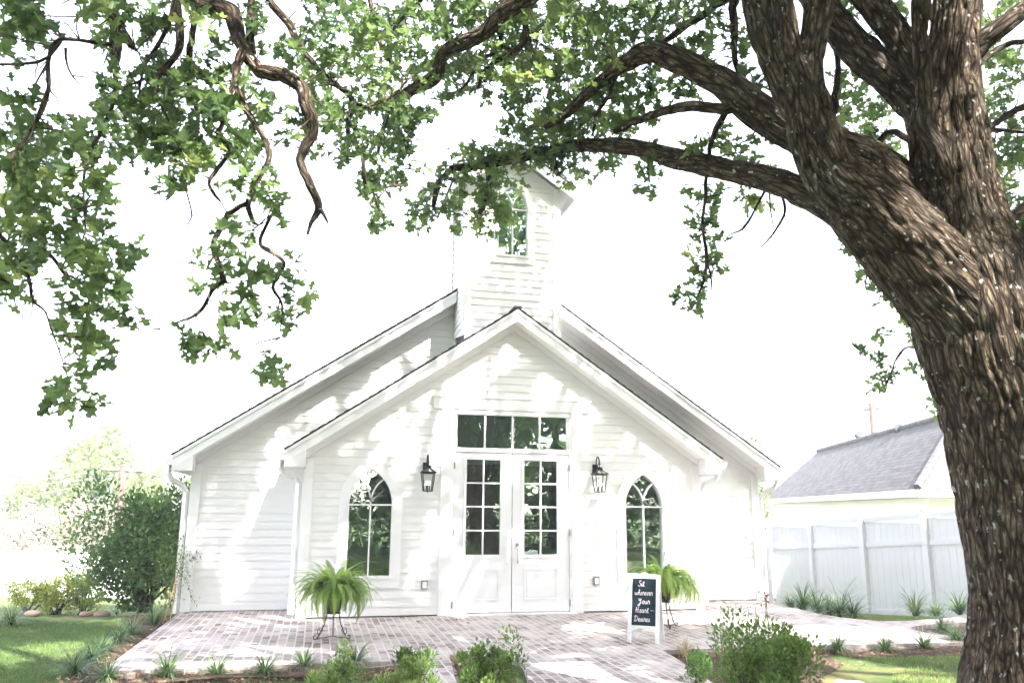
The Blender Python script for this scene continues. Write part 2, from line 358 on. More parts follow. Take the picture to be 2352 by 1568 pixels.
def wlimb(W, step=.012, cell=.03, amp=.013, seed=0, arc=.011):
    C = catmull(W, step); p = C[:, :3].copy(); r = np.maximum(C[:, 3], .0015); q_ = np.arange(len(p))*step
    if np.max(r) < .09:
        for ax in range(3): p[:, ax] += (vnoise(q_/.16, q_*0, 4096, seed+ax*3+40)-.5)*np.minimum(r*.9, .03)+(vnoise(q_/.05, q_*0, 4096, seed+ax*3+70)-.5)*np.minimum(r*.45, .012)
    C = np.hstack([p, r[:, None]])
    SAMPLES.append(C[::max(1, int(.08/step))])
    t = np.gradient(p, axis=0); t /= np.linalg.norm(t, axis=1, keepdims=True)+1e-9
    N = np.zeros_like(p); a = np.array([-.3, 1, .1]); n0 = a-t[0]*(a@t[0])
    for i in range(len(p)):
        n0 = n0-t[i]*(n0@t[i]); n0 /= np.linalg.norm(n0)+1e-9; N[i] = n0
    B = np.cross(t, N); rm = float(np.max(r)); n = int(min(380, max(6, 2*math.pi*rm/arc)))
    th = np.arange(n)*2*math.pi/n; s = np.concatenate([[0], np.cumsum(np.linalg.norm(np.diff(p, axis=0), axis=1))])
    per = max(4, int(2*math.pi*np.mean(r)/cell)); A, S = np.meshgrid(th/(2*math.pi)*per, s)
    wv = vnoise(A*.5, S/.28, max(2, per//2), seed)*1.5; A2 = A+wv
    n1 = vnoise(A2, S/(cell*6.), per, seed+1); n2 = vnoise(A2*2, S/(cell*3.), per*2, seed+2); n3 = vnoise(A*.25 if per >= 8 else A, S/.5, max(1, per//4) if per >= 8 else per, seed+3)
    h = 1-np.abs(2*n1-1)**.8; h = .62*(1-h)*1.0+.38*n2; h = np.clip(h*1.35, 0, 1)
    R = r[:, None]*(1+.10*(n3-.5))+np.minimum(amp, .13*r)[:, None]*(h-.5)*2
    V = p[:, None]+R[..., None]*(np.cos(th)[None, :, None]*N[:, None]+np.sin(th)[None, :, None]*B[:, None])
    m = len(p); i = np.arange(m-1)[:, None]*n; j = np.arange(n)[None]; j2 = (j+1) % n
    F = np.stack([i+j, i+j2, i+n+j2, i+n+j], -1).reshape(-1, 4)
    BC = np.stack([r[:, None]*np.cos(th)[None]+seed*1.7, r[:, None]*np.sin(th)[None]+seed*.9, np.repeat((s*.18)[:, None], n, 1)], -1).reshape(-1, 3)
    return V.reshape(-1, 3), F, h.ravel(), BC
def build_limbs(name, L, mat, parent):
    V = np.vstack([l[0] for l in L]); H = np.concatenate([l[2] for l in L]); off = 0; F = []
    for v, f, h, _b in L: F.append(f+off); off += len(v)
    F = np.vstack(F); me = bpy.data.meshes.new(name)
    me.vertices.add(len(V)); me.vertices.foreach_set('co', V.ravel().astype(np.float32))
    me.loops.add(F.size); me.loops.foreach_set('vertex_index', F.ravel().astype(np.int32))
    me.polygons.add(len(F)); me.polygons.foreach_set('loop_start', (np.arange(len(F))*4).astype(np.int32))
    me.polygons.foreach_set('use_smooth', np.ones(len(F), bool)); me.update(calc_edges=True)
    a = me.attributes.new('h', 'FLOAT', 'POINT'); a.data.foreach_set('value', H.astype(np.float32))
    b_ = me.attributes.new('bc', 'FLOAT_VECTOR', 'POINT'); b_.data.foreach_set('vector', np.vstack([l[3] for l in L]).ravel().astype(np.float32))
    me.materials.append(mat); return link(name, me, parent)

# ================================================================== GROUND
def gz(x, y):
    d = (np.array([x, y, 0])-CO)@np.array([math.sin(.23), math.cos(.23), 0])
    return -.075-.09*min(max(0, d-12.6), 22)
def make_ground():
    g = np.concatenate([np.linspace(-400, -40, 10), np.linspace(-30, 45, 61), np.linspace(60, 400, 10)]); n = len(g)
    mb = MB()
    mb.v = [(x, y-5, gz(x, y-5)+(.012*math.sin(x*2.1)*math.cos(y*1.7) if abs(x) < 30 else 0)) for y in g for x in g]
    mb.f = [(j*n+i, j*n+i+1, (j+1)*n+i+1, (j+1)*n+i) for j in range(n-1) for i in range(n-1)]
    tag(mb.build('ground', LAWN, None, True), kind='structure')
make_ground()
def smooth_poly(P, n=6, closed=False):
    P = [np.array(p, float) for p in P]; out = []
    for i in range(1, len(P)-2):
        for k in range(n):
            t = k/n; p0, p1, p2, p3 = P[i-1:i+3]
            out.append(.5*((2*p1)+(-p0+p2)*t+(2*p0-5*p1+4*p2-p3)*t*t+(-p0+3*p1-3*p2+p3)*t**3))
    out.append(P[-2]); return [tuple(p) for p in out]
def slab(name, poly, z0, z1, mat, kind='structure'):
    mb = MB(); mb.prism([(x, y, z0) for x, y in poly], (0, 0, z1-z0)); o = mb.build(name, mat); return tag(o, kind=kind)
# paved terrace before the chapel, and the path that leaves it to the right
upr = smooth_poly([(4.0, 1.0), (4.75, .9), (4.75, -.1), (4.75, -1.1), (5.2, -1.72), (6.2, -1.6), (7.6, -1.2), (10, -.9), (14, -.8), (16, -.8)], 5)
low = smooth_poly([(16, -2.0), (14, -2.0), (10, -2.0), (6.6, -2.05), (5.25, -2.25), (4.95, -2.75), (5.3, -3.3), (6.4, -3.46), (8, -3.55), (9, -3.6)], 5)
terr = [(-4.87, 1.2), (4.7, 1.2)]+[p for p in upr if p[1] < .95]+low+[(8, -4.0), (6.6, -3.95), (4.82, -3.62), (2.95, -3.47), (.95, -3.42)]
terr += smooth_poly([(.95, -3.4), (.95, -3.45), (.86, -4.1), (.68, -5.2), (.6, -6.4), (.7, -9), (.7, -10)], 4)
terr += smooth_poly([(-1.4, -10), (-1.3, -9), (-1.15, -6.4), (-1.0, -5.0), (-.86, -4.3), (-.78, -3.62), (-1.1, -3.3), (-1.4, -3.3)], 4)[:-3]
terr += [(-.82, -3.5), (-1.46, -3.28), (-1.6, -4.5), (-1.75, -6.5), (-2.25, -6.5), (-1.98, -4.5), (-1.85, -3.52), (-4.87, -3.52)]
slab('patio', terr, -.14, .0, BRICK)
strip = smooth_poly([(1.5, -7.0), (1.55, -6.5), (1.65, -5.9), (1.8, -5.45), (2.0, -5.1), (2.1, -4.9)], 4)
strip2 = smooth_poly([(2.3, -5.0), (2.2, -5.2), (2.15, -5.6), (2.1, -6.0), (2.05, -6.5), (2.0, -7.0)], 4)
slab('path', [tuple(p) for p in strip]+[tuple(p) for p in strip2], -.14, -.035, BRICK)
# planting beds
def bed(poly, z=-.05):
    mb = MB(); P = [np.array(p, float) for p in poly]; c = sum(P)/len(P); n = len(P)
    rings = [(1, -.02), (.8, .0), (.5, .025), (.0, .03)]
    vs = []
    for k, (s, dz) in enumerate(rings[:-1]): vs += [(*(c+(p-c)*s), z+dz) for p in P]
    vs.append((*c, z+.03)); fs = []
    for k in range(2):
        for i in range(n): j = (i+1) % n; fs.append((k*n+i, k*n+j, (k+1)*n+j, (k+1)*n+i))
    for i in range(n): fs.append((2*n+i, 2*n+(i+1) % n, 3*n))
    mb.mesh(vs, fs); return tag(mb.build('flower_bed', MULCH, None, True), kind='structure')
bed([(-5.25, -3.7), (-3.4, -3.56), (-1.88, -3.56), (-1.95, -4.2), (-3.4, -3.95), (-4.8, -4.1), (-5.3, -4.4)])
bed([(-5.5, 1.5), (-4.9, 1.3), (-4.9, -1), (-4.9, -3.6), (-5.12, -3.8), (-5.08, -2), (-5.15, -.6), (-5.3, .1), (-5.5, .5), (-5.6, 1.5)])
bed([(-3.2, -4.1), (-1.95, -4.15), (-2.0, -4.6), (-2.2, -6.2), (-3.2, -6.2)])
bed([(-1.44, -3.33), (-.86, -3.55), (-1.0, -4.4), (-1.1, -5.2), (-1.2, -6.3), (-1.7, -6.3), (-1.62, -4.6)])
bed([(.98, -3.48), (2.9, -3.52), (2.7, -4.25), (2.0, -4.85), (1.6, -5.9), (1.5, -6.3), (.66, -6.3), (.74, -5.1), (.9, -4.1)])
bed([(2.95, -3.53), (4.8, -3.68), (6.5, -4.0), (8, -4.05), (8, -4.35), (5, -4.05), (3.1, -3.9)])
bed([(5.0, -2.7), (5.35, -2.3), (6.6, -2.12), (9, -2.1), (9, -3.45), (6.4, -3.4), (5.3, -3.22)])
# raised brick edging along the beds
def edging(pts, label):
    mb = MB(); pts = [np.array(p, float) for p in pts]; x = 0
    for a, b in zip(pts[:-1], pts[1:]):
        L = np.linalg.norm(b-a); n = max(1, int(L/.105)); d = (b-a)/L; nn = np.array([-d[1], d[0]])
        for i in range(n):
            c = a+d*(i+.5)*L/n; hw = L/n/2-.006; h = -.02+random.uniform(-.012, .012); o = random.uniform(-.008, .008)
            q = [c-d*hw+nn*(o), c+d*hw+nn*o, c+d*hw+nn*(o+.06), c-d*hw+nn*(o+.06)]
            mb.prism([(*p, -.16) for p in q], (0, 0, .16+h))
    return tag(mb.build('brick_edging', BRICKEDGE), label, 'edging', 'brick edgings of the planting beds')
edging([(-1.86, -3.6), (-4.85, -3.6)], 'dark brick edging along the front rim of the terrace, left of the centre shrubs')
edging([(4.8, -3.7), (2.95, -3.55), ], 'brick edging between the right path and the lawn tufts')
edging([(2.95, -3.55), (1.0, -3.5)], 'brick edging by the foot of the chalkboard sign')
edging([(6.6, -2.1), (5.35, -2.32), (5.02, -2.75), (5.35, -3.28), (6.4, -3.44)], 'curved brick edging round the bed close to the oak trunk')
edging([(-1.56, -4.5), (-1.44, -3.36)], 'short brick edging on the left of the centre bed')

# ================================================================== CHAPEL
chapel = thing('chapel', 'white lap-sided wooden chapel with steep gables, double doors and a belfry', 'chapel', (0, 0, 0))
LAP = .12
def arch_half(z, hw=.314, zs=1.607, R=.573, z0=.579, grow=0.):
    if z < z0-grow: return None
    if z <= zs: return hw+grow
    d = z-zs; RR = R+grow
    if d >= math.sqrt(RR*RR-(R-hw)**2): return None
    return math.sqrt(RR*RR-d*d)-(R-hw)
def siding(mb, P0, a, nrm, xf, z0, z1, openings=(), lap=LAP):
    P0 = np.array(P0, float); a = np.array(a, float); nrm = np.array(nrm, float)
    def pt(s, off, z): q = P0+a*s+nrm*off; return (q[0], q[1], P0[2]+z)
    k = 0; z = z0
    while z < z1-1e-6:
        zt = min(z+lap, z1); zm = (z+zt)/2
        eb = xf(z+1e-4); et = xf(zt-1e-4)
        if eb is None: break
        if et is None: et = ((eb[0]+eb[1])/2,)*2
        eb_, et_ = [eb[0]], [et[0]]
        for o in openings:
            ob, ot, om = o(z), o(zt), o(zm)
            if ob is None and ot is None: continue
            if om is None: continue
            c = (om[0]+om[1])/2
            if ob is None: ob = om
            if ot is None: ot = (c, c)
            if et[0] < ot[0]+1 and et[1] > ot[1]-1:
                eb_ += [ob[0], ob[1]]; et_ += [ot[0], ot[1]]
        eb_.append(eb[1]); et_.append(et[1])
        for i in range(0, len(eb_), 2):
            if eb_[i+1]-eb_[i] < .002: continue
            mb.poly([pt(eb_[i], .012, z), pt(eb_[i+1], .012, z), pt(et_[i+1], 0, zt), pt(et_[i], 0, zt)])
            mb.poly([pt(eb_[i], 0, z), pt(eb_[i+1], 0, z), pt(eb_[i+1], .012, z), pt(eb_[i], .012, z)])
        z = zt
def opening_rect(x0, x1, z0, z1): return lambda z: (x0, x1) if z0 <= z <= z1 else None
def opening_arch(cx, grow=.03): return lambda z: (lambda h: None if h is None else (cx-h, cx+h))(arch_half(z, grow=grow))
SL = .6706
# front gable wall
def fx(z):
    top = 4.60-.06
    if z > top: return None
    if z < 2.45: return (-3.13, 3.13)
    h = (top-z)/SL; return (-min(3.13, h), min(3.13, h)) if h > .01 else None
mb = MB(); siding(mb, (0, 0, 0), (1, 0, 0), (0, -1, 0), fx, 0.02, 4.54, [opening_arch(-2.168), opening_rect(-1.0, 1.0, -1, 3.03), opening_arch(2.168)])
for s in (-1, 1): siding(mb, (s*3.13, 0, 0), (0, 1, 0), (s, 0, 0), lambda z: (0, 1.14), .02, 2.42)
mb.build('front_wall', WHITE, chapel)
# main gable wall
def mx(z):
    top = 5.66
    if z > top: return None
    h = (top-z)/.667; return (-min(4.85, h), min(4.85, h)) if h > .01 else None
mb = MB(); siding(mb, (0, 1.136, 0), (1, 0, 0), (0, -1, 0), mx, 0.02, 5.66, [opening_rect(-3.1, 3.1, -1, 2.3)])
for s in (-1, 1): siding(mb, (s*4.85, 1.136, 0), (0, 1, 0), (s, 0, 0), lambda z: (0, 11.0), .02, 2.32)
siding(mb, (0, 12.136, 0), (1, 0, 0), (0, 1, 0), mx, 0.02, 5.66)
mb.build('main_wall', WHITE, chapel)
# interior shell: floor, lining
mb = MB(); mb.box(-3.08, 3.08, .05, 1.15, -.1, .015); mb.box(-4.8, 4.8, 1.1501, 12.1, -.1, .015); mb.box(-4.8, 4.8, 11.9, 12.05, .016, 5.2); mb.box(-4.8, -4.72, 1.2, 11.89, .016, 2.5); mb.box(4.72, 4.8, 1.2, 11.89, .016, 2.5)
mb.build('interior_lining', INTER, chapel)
mb = MB(); mb.box(-3.12, 3.12, .03, 1.13, -.14, .012); mb.box(-4.86, 4.86, 1.12, 12.15, -1.6, -.11); mb.build('foundation', GREYP, chapel)
# trim boards
mb = MB()
for s in (-1, 1):
    mb.box(s*3.15, s*3.02, -.034, .0, .0, 2.26); mb.box(s*3.15, s*3.163, -.034, .12, .0, 2.3)
    mb.box(s*4.865, s*4.73, 1.10, 1.135, .0, 2.2); mb.box(s*4.865, s*4.88, 1.10, 1.3, .0, 2.25)
mb.box(-4.72, -3.17, 1.09, 1.12, .01, .1)
split_build(mb, 'corner_board', TRIM, chapel)
def rake_board(mb, y0, y1, xt, zt, xa, za, h, s, drop=0.):
    # sloped board from eave tip (xt,zt) to apex (xa,za), top edge given
    mb.prism([(s*xt, y0, zt-drop), (s*xa, y0, za-drop), (s*xa, y0, za-drop-h), (s*xt, y0, zt-drop-h)][::(1 if s < 0 else -1)], (0, y1-y0, 0))
# front gable rakes (plane y=-.3), roof top line apex 4.69 tip 3.43/2.39
mb = MB()
for s in (-1, 1):
    rake_board(mb, -.3, -.27, 3.43, 2.365, 0.0, 4.665, .19, s)
    rake_board(mb, -.318, -.3005, 3.43, 2.364, 0.0, 4.664, .05, s)
    rake_board(mb, .75, .78, 5.12, 2.315, .82, 5.183, .19, s)
    rake_board(mb, .732, .7495, 5.12, 2.314, .82, 5.182, .05, s)
    # eave fascias along the sides
    mb.box(s*3.43, s*3.41, -.269, .74, 2.12, 2.34); mb.box(s*5.12, s*5.10, .781, 12.4, 2.08, 2.29)
split_build(mb, 'fascia', TRIM, chapel)
mb = MB()
for s in (-1, 1):
    rake_board(mb, -.269, -.035, 3.40, 2.385, 0.0, 4.665, .02, s, .16)
    rake_board(mb, .781, 1.10, 5.09, 2.335, .8, 5.195, .02, s, .16)
    # boxed eave ends
    mb.box(s*3.409, s*3.165, -.26, .74, 2.135, 2.2); mb.prism([(s*3.43, -.297, 2.13), (s*3.14, -.297, 2.13), (s*3.14, -.297, 2.40), (s*3.43, -.297, 2.21)][::(1 if s < 0 else -1)], (0, .256, 0))
    mb.box(s*5.099, s*4.885, .79, 12.4, 2.095, 2.15); mb.prism([(s*5.12, .753, 2.09), (s*4.82, .753, 2.09), (s*4.82, .753, 2.36), (s*5.12, .753, 2.16)][::(1 if s < 0 else -1)], (0, .34, 0))
split_build(mb, 'soffit', SOFFIT, chapel)
mb = MB()
for s in (-1, 1):
    rake_board(mb, -.038, -.016, 3.14, 2.40, 0.0, 4.50, .13, s)
    rake_board(mb, 1.095, 1.12, 4.84, 2.34, .8, 5.035, .13, s)
split_build(mb, 'frieze_board', TRIM, chapel)
# roofs in shingle courses
def roof(name, half, zt, za, y0, y1, parent, mat=SHINGLE, inner=0., th=.02, lap=.143):
    mb = MB(); uvs = {}
    for s in (-1, 1):
        L = math.hypot(half-inner, za-zt); n = int(L/lap)+1; dx = (half-inner)/L; dz = (za-zt)/L
        nx, nz = dz, dx
        for i in range(n):
            a = i*lap; b = min(L, a+lap+.03)
            w0 = random.uniform(-.004, .004)
            pa = (s*(half-a*dx), zt+a*dz); pb = (s*(half-b*dx), zt+b*dz)
            q = [(pa[0], y0-.02+w0, pa[1]), (pb[0], y0-.02+w0, pb[1]), (pb[0]+s*nx*.006, y0-.02+w0, pb[1]+nz*.006), (pa[0]+s*nx*(th), y0-.02+w0, pa[1]+nz*(th))]
            mb.prism(q[::(-1 if s > 0 else 1)], (0, y1-y0, 0))
    return mb.build(name, mat, parent, uv=lambda v: (v[1], math.hypot(abs(v[0])-half, v[2]-zt)))
r1 = roof('front_roof', 3.45, 2.37, 4.685, -.3, 1.6, chapel)
r2 = roof('main_roof', 5.14, 2.32, 5.76, .75, 12.45, chapel)
mb = MB(); mb.box(-.06, .06, -.33, .1, 4.68, 4.712); mb.build('ridge_cap', SHINGLE, chapel, uv=lambda v: (v[0], v[1]))
# gutters and downspouts
def gutter(mb, x, s, y0, y1, z):
    prof = [(0, 0), (.07, .0), (.10, .04), (.125, .1), (.125, .115), (.0, .115)]
    mb.prism([(x+s*a, y0, z+b) for a, b in prof][::(-1 if s > 0 else 1)], (0, y1-y0, 0))
mb = MB()
for s in (-1, 1):
    gutter(mb, s*3.431, s, -.27, .7, 2.22); gutter(mb, s*5.121, s, .76, 12.3, 2.17)
split_build(mb, 'gutter', TRIM, chapel)
def square_tube(mb, pts, w=.035):
    mb.tube(pts, w*1.3, 4)
for s in (-1, 1):
    mb = MB(); square_tube(mb, [(s*3.5, .0, 2.24), (s*3.5, .0, 2.12), (s*3.46, .01, 2.05), (s*3.28, .03, 1.98), (s*3.225, .04, 1.9), (s*3.225, .04, 1.0), (s*3.225, .04, .06)])
    mb.build('downspout', TRIM, chapel)
    mb = MB(); square_tube(mb, [(s*5.19, 1.0, 2.19), (s*5.19, 1.0, 2.05), (s*5.15, 1.02, 1.97), (s*5.0, 1.1, 1.88), (s*4.94, 1.15, 1.78), (s*4.94, 1.15, 1.0), (s*4.94, 1.15, -.02)])
    mb.build('downspout', TRIM, chapel)
# ---- arched windows
def arch_outline(cx, grow, z0, n=14):
    R = .573+grow; zs = 1.607; c = .573-.314; top = math.acos(c/R)
    pts = [(cx+.314+grow, z0)]
    for i in range(n+1):
        t = top*i/n; pts.append((cx-c+R*math.cos(t), zs+R*math.sin(t)))
    for i in range(n, -1, -1):
        t = top*i/n; pts.append((cx+c-R*math.cos(t), zs+R*math.sin(t)))
    pts.append((cx-.314-grow, z0)); return pts
def frame_ring(mb, inner, outer, y0, y1, T=lambda x, y, z: (x, y, z)):
    n = len(inner)
    for i in range(n-1):
        a, b, c, d = inner[i], inner[i+1], outer[i+1], outer[i]
        mb.mesh([T(a[0], y0, a[1]), T(b[0], y0, b[1]), T(c[0], y0, c[1]), T(d[0], y0, d[1]), T(a[0], y1, a[1]), T(b[0], y1, b[1]), T(c[0], y1, c[1]), T(d[0], y1, d[1])],
                [(0, 1, 2, 3), (7, 6, 5, 4), (0, 4, 5, 1), (3, 2, 6, 7), (0, 3, 7, 4), (1, 5, 6, 2)])
def arched_window(parent, cx, T=lambda x, y, z: (x, y, z), gm=WINGLASS, name='arched_window', inner_dy=0.):
    z0 = .579
    mb = MB(); frame_ring(mb, arch_outline(cx, .035, z0-.03), arch_outline(cx, .15, z0-.03), -.036, .0, T)
    mbx = [T(cx-.464, -.036, z0-.17), T(cx+.464, -.036, z0-.17), T(cx+.464, -.036, z0-.03), T(cx-.464, -.036, z0-.03)]
    b = [T(cx-.464, 0, z0-.17), T(cx+.464, 0, z0-.17), T(cx+.464, 0, z0-.03), T(cx-.464, 0, z0-.03)]
    mb.mesh(mbx+b, [(0, 1, 2, 3), (7, 6, 5, 4), (0, 4, 5, 1), (1, 5, 6, 2), (2, 6, 7, 3), (3, 7, 4, 0)])
    w = mb.build(name, TRIM, parent)
    mb = MB(); frame_ring(mb, arch_outline(cx, 0, z0), arch_outline(cx, .034, z0), -.05, .06, T)
    p = [T(cx-.35, -.06, z0-.04), T(cx+.35, -.06, z0-.04), T(cx+.35, -.06, z0), T(cx-.35, -.06, z0), T(cx-.35, .06, z0-.04), T(cx+.35, .06, z0-.04), T(cx+.35, .06, z0), T(cx-.35, .06, z0)]
    mb.mesh(p, [(0, 1, 2, 3), (7, 6, 5, 4), (0, 4, 5, 1), (1, 5, 6, 2), (2, 6, 7, 3), (3, 7, 4, 0)])
    mb.build('frame', TRIM, w)
    def bar(mb, pts, wd=.011):
        for a, b in zip(pts[:-1], pts[1:]):
            d = np.array([b[0]-a[0], b[1]-a[1]]); L = np.linalg.norm(d); d /= L; nn = np.array([-d[1], d[0]])*wd; e = d*.004
            q = [(a[0]-e[0]+nn[0], a[1]-e[1]+nn[1]), (a[0]-e[0]-nn[0], a[1]-e[1]-nn[1]), (b[0]+e[0]-nn[0], b[1]+e[1]-nn[1]), (b[0]+e[0]+nn[0], b[1]+e[1]+nn[1])]
            v = [T(x, -.012, z) for x, z in q]+[T(x, .018, z) for x, z in q]
            mb.mesh(v, [(0, 1, 2, 3), (7, 6, 5, 4), (0, 4, 5, 1), (1, 5, 6, 2), (2, 6, 7, 3), (3, 7, 4, 0)])
    mb = MB(); bar(mb, [(cx, z0), (cx, 1.70)]); bar(mb, [(cx-.314, 1.6), (cx-.012, 1.6)]); bar(mb, [(cx+.012, 1.6), (cx+.314, 1.6)])
    for s in (-1, 1):
        pts = []
        for i in range(9):
            dz = .40*i/8; pts.append((cx+s*(.455-math.sqrt(.455**2-dz*dz)), 1.64+dz*.93))
        bar(mb, pts, .011)
    mb.build('muntin', TRIM, w)
    mb = MB(); o = arch_outline(cx, .02, z0-.01); n = len(o)
    mb.mesh([T(x, .025, z) for x, z in o]+[T(x, .029, z) for x, z in o], [tuple(range(n)), tuple(range(2*n-1, n-1, -1))])
    mb.build('pane', gm, w); return w
arched_window(chapel, -2.168); arched_window(chapel, 2.168)
# ---- door surround, transom, doors
mb = MB()
for s in (-1, 1): mb.box(s*.955, s*1.13, -.04, .0, .0, 3.075)
mb.box(-1.27, 1.27, -.045, .0, 3.076, 3.25); mb.box(-1.29, 1.29, -.062, .0, 3.251, 3.275)
sur = mb.build('door_surround', TRIM, chapel)
mb = MB()
for s in (-1, 1): mb.box(s*.954, s*.92, -.025, .1, .0, 3.074)
mb.box(-.919, .919, -.025, .1, 2.415, 2.474); mb.box(-.919, .919, -.025, .1, 3.0, 3.074)
mb.box(-1.0, 1.0, -.12, .1, -.02, .02)
split_build(mb, 'door_frame', TRIM, chapel)
mb = MB()
for s in (-1, 1): mb.box(s*.919, s*.885, -.01, .05, 2.475, 2.999)
mb.box(-.9, .9, -.004, .045, 2.470, 2.482); mb.box(-.9, .9, -.004, .045, 2.992, 3.004)
for x in (-.444, 0, .444): mb.box(x-.014, x+.014, -.005, .04, 2.475, 2.999)
tw = mb.build('transom_window', TRIM, chapel)
mb = MB(); mb.box(-.884, .884, .018, .022, 2.475, 2.999); mb.build('pane', WINGLASS, tw)
def door(s):
    # hinge side at |x|=.915, meeting at x=0
    x0, x1 = .006, .914; gx0, gx1 = .17, .70; gz0, gz1 = .87, 2.30
    gx0, gx1 = .19, .725
    f = lambda x: s*x
    mb = MB(); yb, yf = .06, .0
    mb.box(f(x0), f(gx0-.045), yf, yb, .03, 2.41); mb.box(f(gx1+.045), f(x1), yf, yb, .03, 2.41)
    mb.box(f(gx0-.0449), f(gx1+.0449), yf, yb, .03, gz0-.05); mb.box(f(gx0-.0449), f(gx1+.0449), yf, yb, gz1+.05, 2.41)
    # raised panel moulding
    px0, px1, pz0, pz1 = .19, .725, .2, .66
    for a, b, c, d in ((px0, px1, pz0, pz0+.022), (px0, px1, pz1-.022, pz1), (px0, px0+.022, pz0+.0221, pz1-.0221), (px1-.022, px1, pz0+.0221, pz1-.0221)): mb.box(f(a), f(b), -.012, .0, c, d)
    mb.box(f(px0+.05), f(px1-.05), -.008, .0, pz0+.05, pz1-.05)
    d = mb.build('door', DOORP, chapel)
    mb = MB()
    for a, b, c, e in ((gx0-.044, gx1+.044, gz0-.049, gz0), (gx0-.044, gx1+.044, gz1, gz1+.049), (gx0-.044, gx0, gz0+.0002, gz1-.0002), (gx1, gx1+.044, gz0+.0002, gz1-.0002)):
        mb.box(f(a), f(b), -.014, .05, c, e)
    mb.build('glazing_frame', TRIM, d)
    mb = MB(); xm = (gx0+gx1)/2; mb.box(f(xm-.011), f(xm+.011), -.008, .035, gz0, gz1)
    for i in (1, 2, 3):
        z = gz0+(gz1-gz0)*i/4; mb.box(f(gx0), f(xm-.0112), -.008, .035, z-.011, z+.011); mb.box(f(xm+.0112), f(gx1), -.008, .035, z-.011, z+.011)
    mb.build('muntin', TRIM, d)
    mb = MB(); mb.box(f(gx0), f(gx1), .015, .019, gz0, gz1); mb.build('pane', WINGLASS, d)
    mb = MB()
    if s < 0:
        mb.tube([(f(.085), -.01, .75), (f(.085), -.055, .75), (f(.085), -.055, 1.12), (f(.085), -.01, 1.12)], .011, 8)
    else:
        mb.tube([(f(.085), .0, 1.02), (f(.085), -.03, 1.02)], .028, 10); mb.tube([(f(.085), -.01, .75), (f(.085), -.05, .75), (f(.085), -.05, .95), (f(.085), -.01, .95)], .009, 8)
    mb.build('handle', GREYP if s > 0 else TRIM, d)
    mb = MB()
    for z in (.15, 1.2, 2.2): mb.box(f(.908), f(.93), -.032, -.026, z-.05, z+.05)
    split_build(mb, 'hinge', GREYP, d)
door(-1); door(1)
# ---- belfry (bh=.797, y .1 .. 1.45)
BH, BY0, BY1, BT = .797, .1, 1.40, 7.05
mb = MB(); bx = lambda z: (-BH, BH)
bt = ony(1180, 428, .1)[2]
bwz = .579; zoff = None
bz = ony(1180, 588, .1)[2]   # sill of belfry window
boff = bz-.579-.02; BSC = .80
def TB(x, y, z): return (x*BSC+.03*0, y+BY0, (z-.579)*BSC+bz)
def bopen(z):
    h = arch_half((z-bz)/BSC+.579, grow=.05); return None if h is None else (-h*BSC, h*BSC)
siding(mb, (0, BY0, 0), (1, 0, 0), (0, -1, 0), bx, 4.2, bt, [bopen])
gab = lambda z: (-(bt+.54-z)*1.47, (bt+.54-z)*1.47) if z < bt+.53 else None
siding(mb, (0, BY0, 0), (1, 0, 0), (0, -1, 0), gab, bt, bt+.52)
siding(mb, (0, BY1, 0), (1, 0, 0), (0, 1, 0), bx, 4.2, bt); siding(mb, (0, BY1, 0), (1, 0, 0), (0, 1, 0), gab, bt, bt+.52)
for s in (-1, 1): siding(mb, (s*BH, BY0, 0), (0, 1, 0), (s, 0, 0), lambda z: (0, BY1-BY0), 3.6, bt)
bel = mb.build('belfry', WHITE, chapel)
mb = MB()
for s in (-1, 1):
    mb.box(s*(BH+.018), s*(BH-.1), BY0-.034, BY0, 3.9, bt); mb.box(s*(BH+.0181), s*(BH+.03), BY0-.034, BY0+.1, 3.9, bt)
    mb.box(s*(BH+.0181), s*(BH+.03), BY1-.1, BY1+.02, 3.9, bt)
split_build(mb, 'corner_board', TRIM, bel)
mb = MB()
for s in (-1, 1):
    xt = BH+.24; zt = bt-.24*.67+.12; za = zt+xt*.67
    rake_board(mb, BY0-.25, BY0-.22, xt, zt, 0, za, .2, s)
    rake_board(mb, BY0-.219, BY1+.25, xt, zt, 0, za, .03, s, .03)
    mb.box(s*xt, s*(xt-.02), BY0-.2, BY1+.2, zt-.2, zt-.06)
split_build(mb, 'rake_board', TRIM, bel)
roofb = roof('belfry_roof', BH+.25, zt+.005, za+.01, BY0-.25, BY1+.5, bel, SHINGLE2)
bw = arched_window(chapel, 0, TB, BELFGLASS, 'belfry_window')
mb = MB(); mb.box(-.5, .5, BY0+.35, BY0+.37, 4.5, bt); mb.build('belfry_lining', INTER, bel)

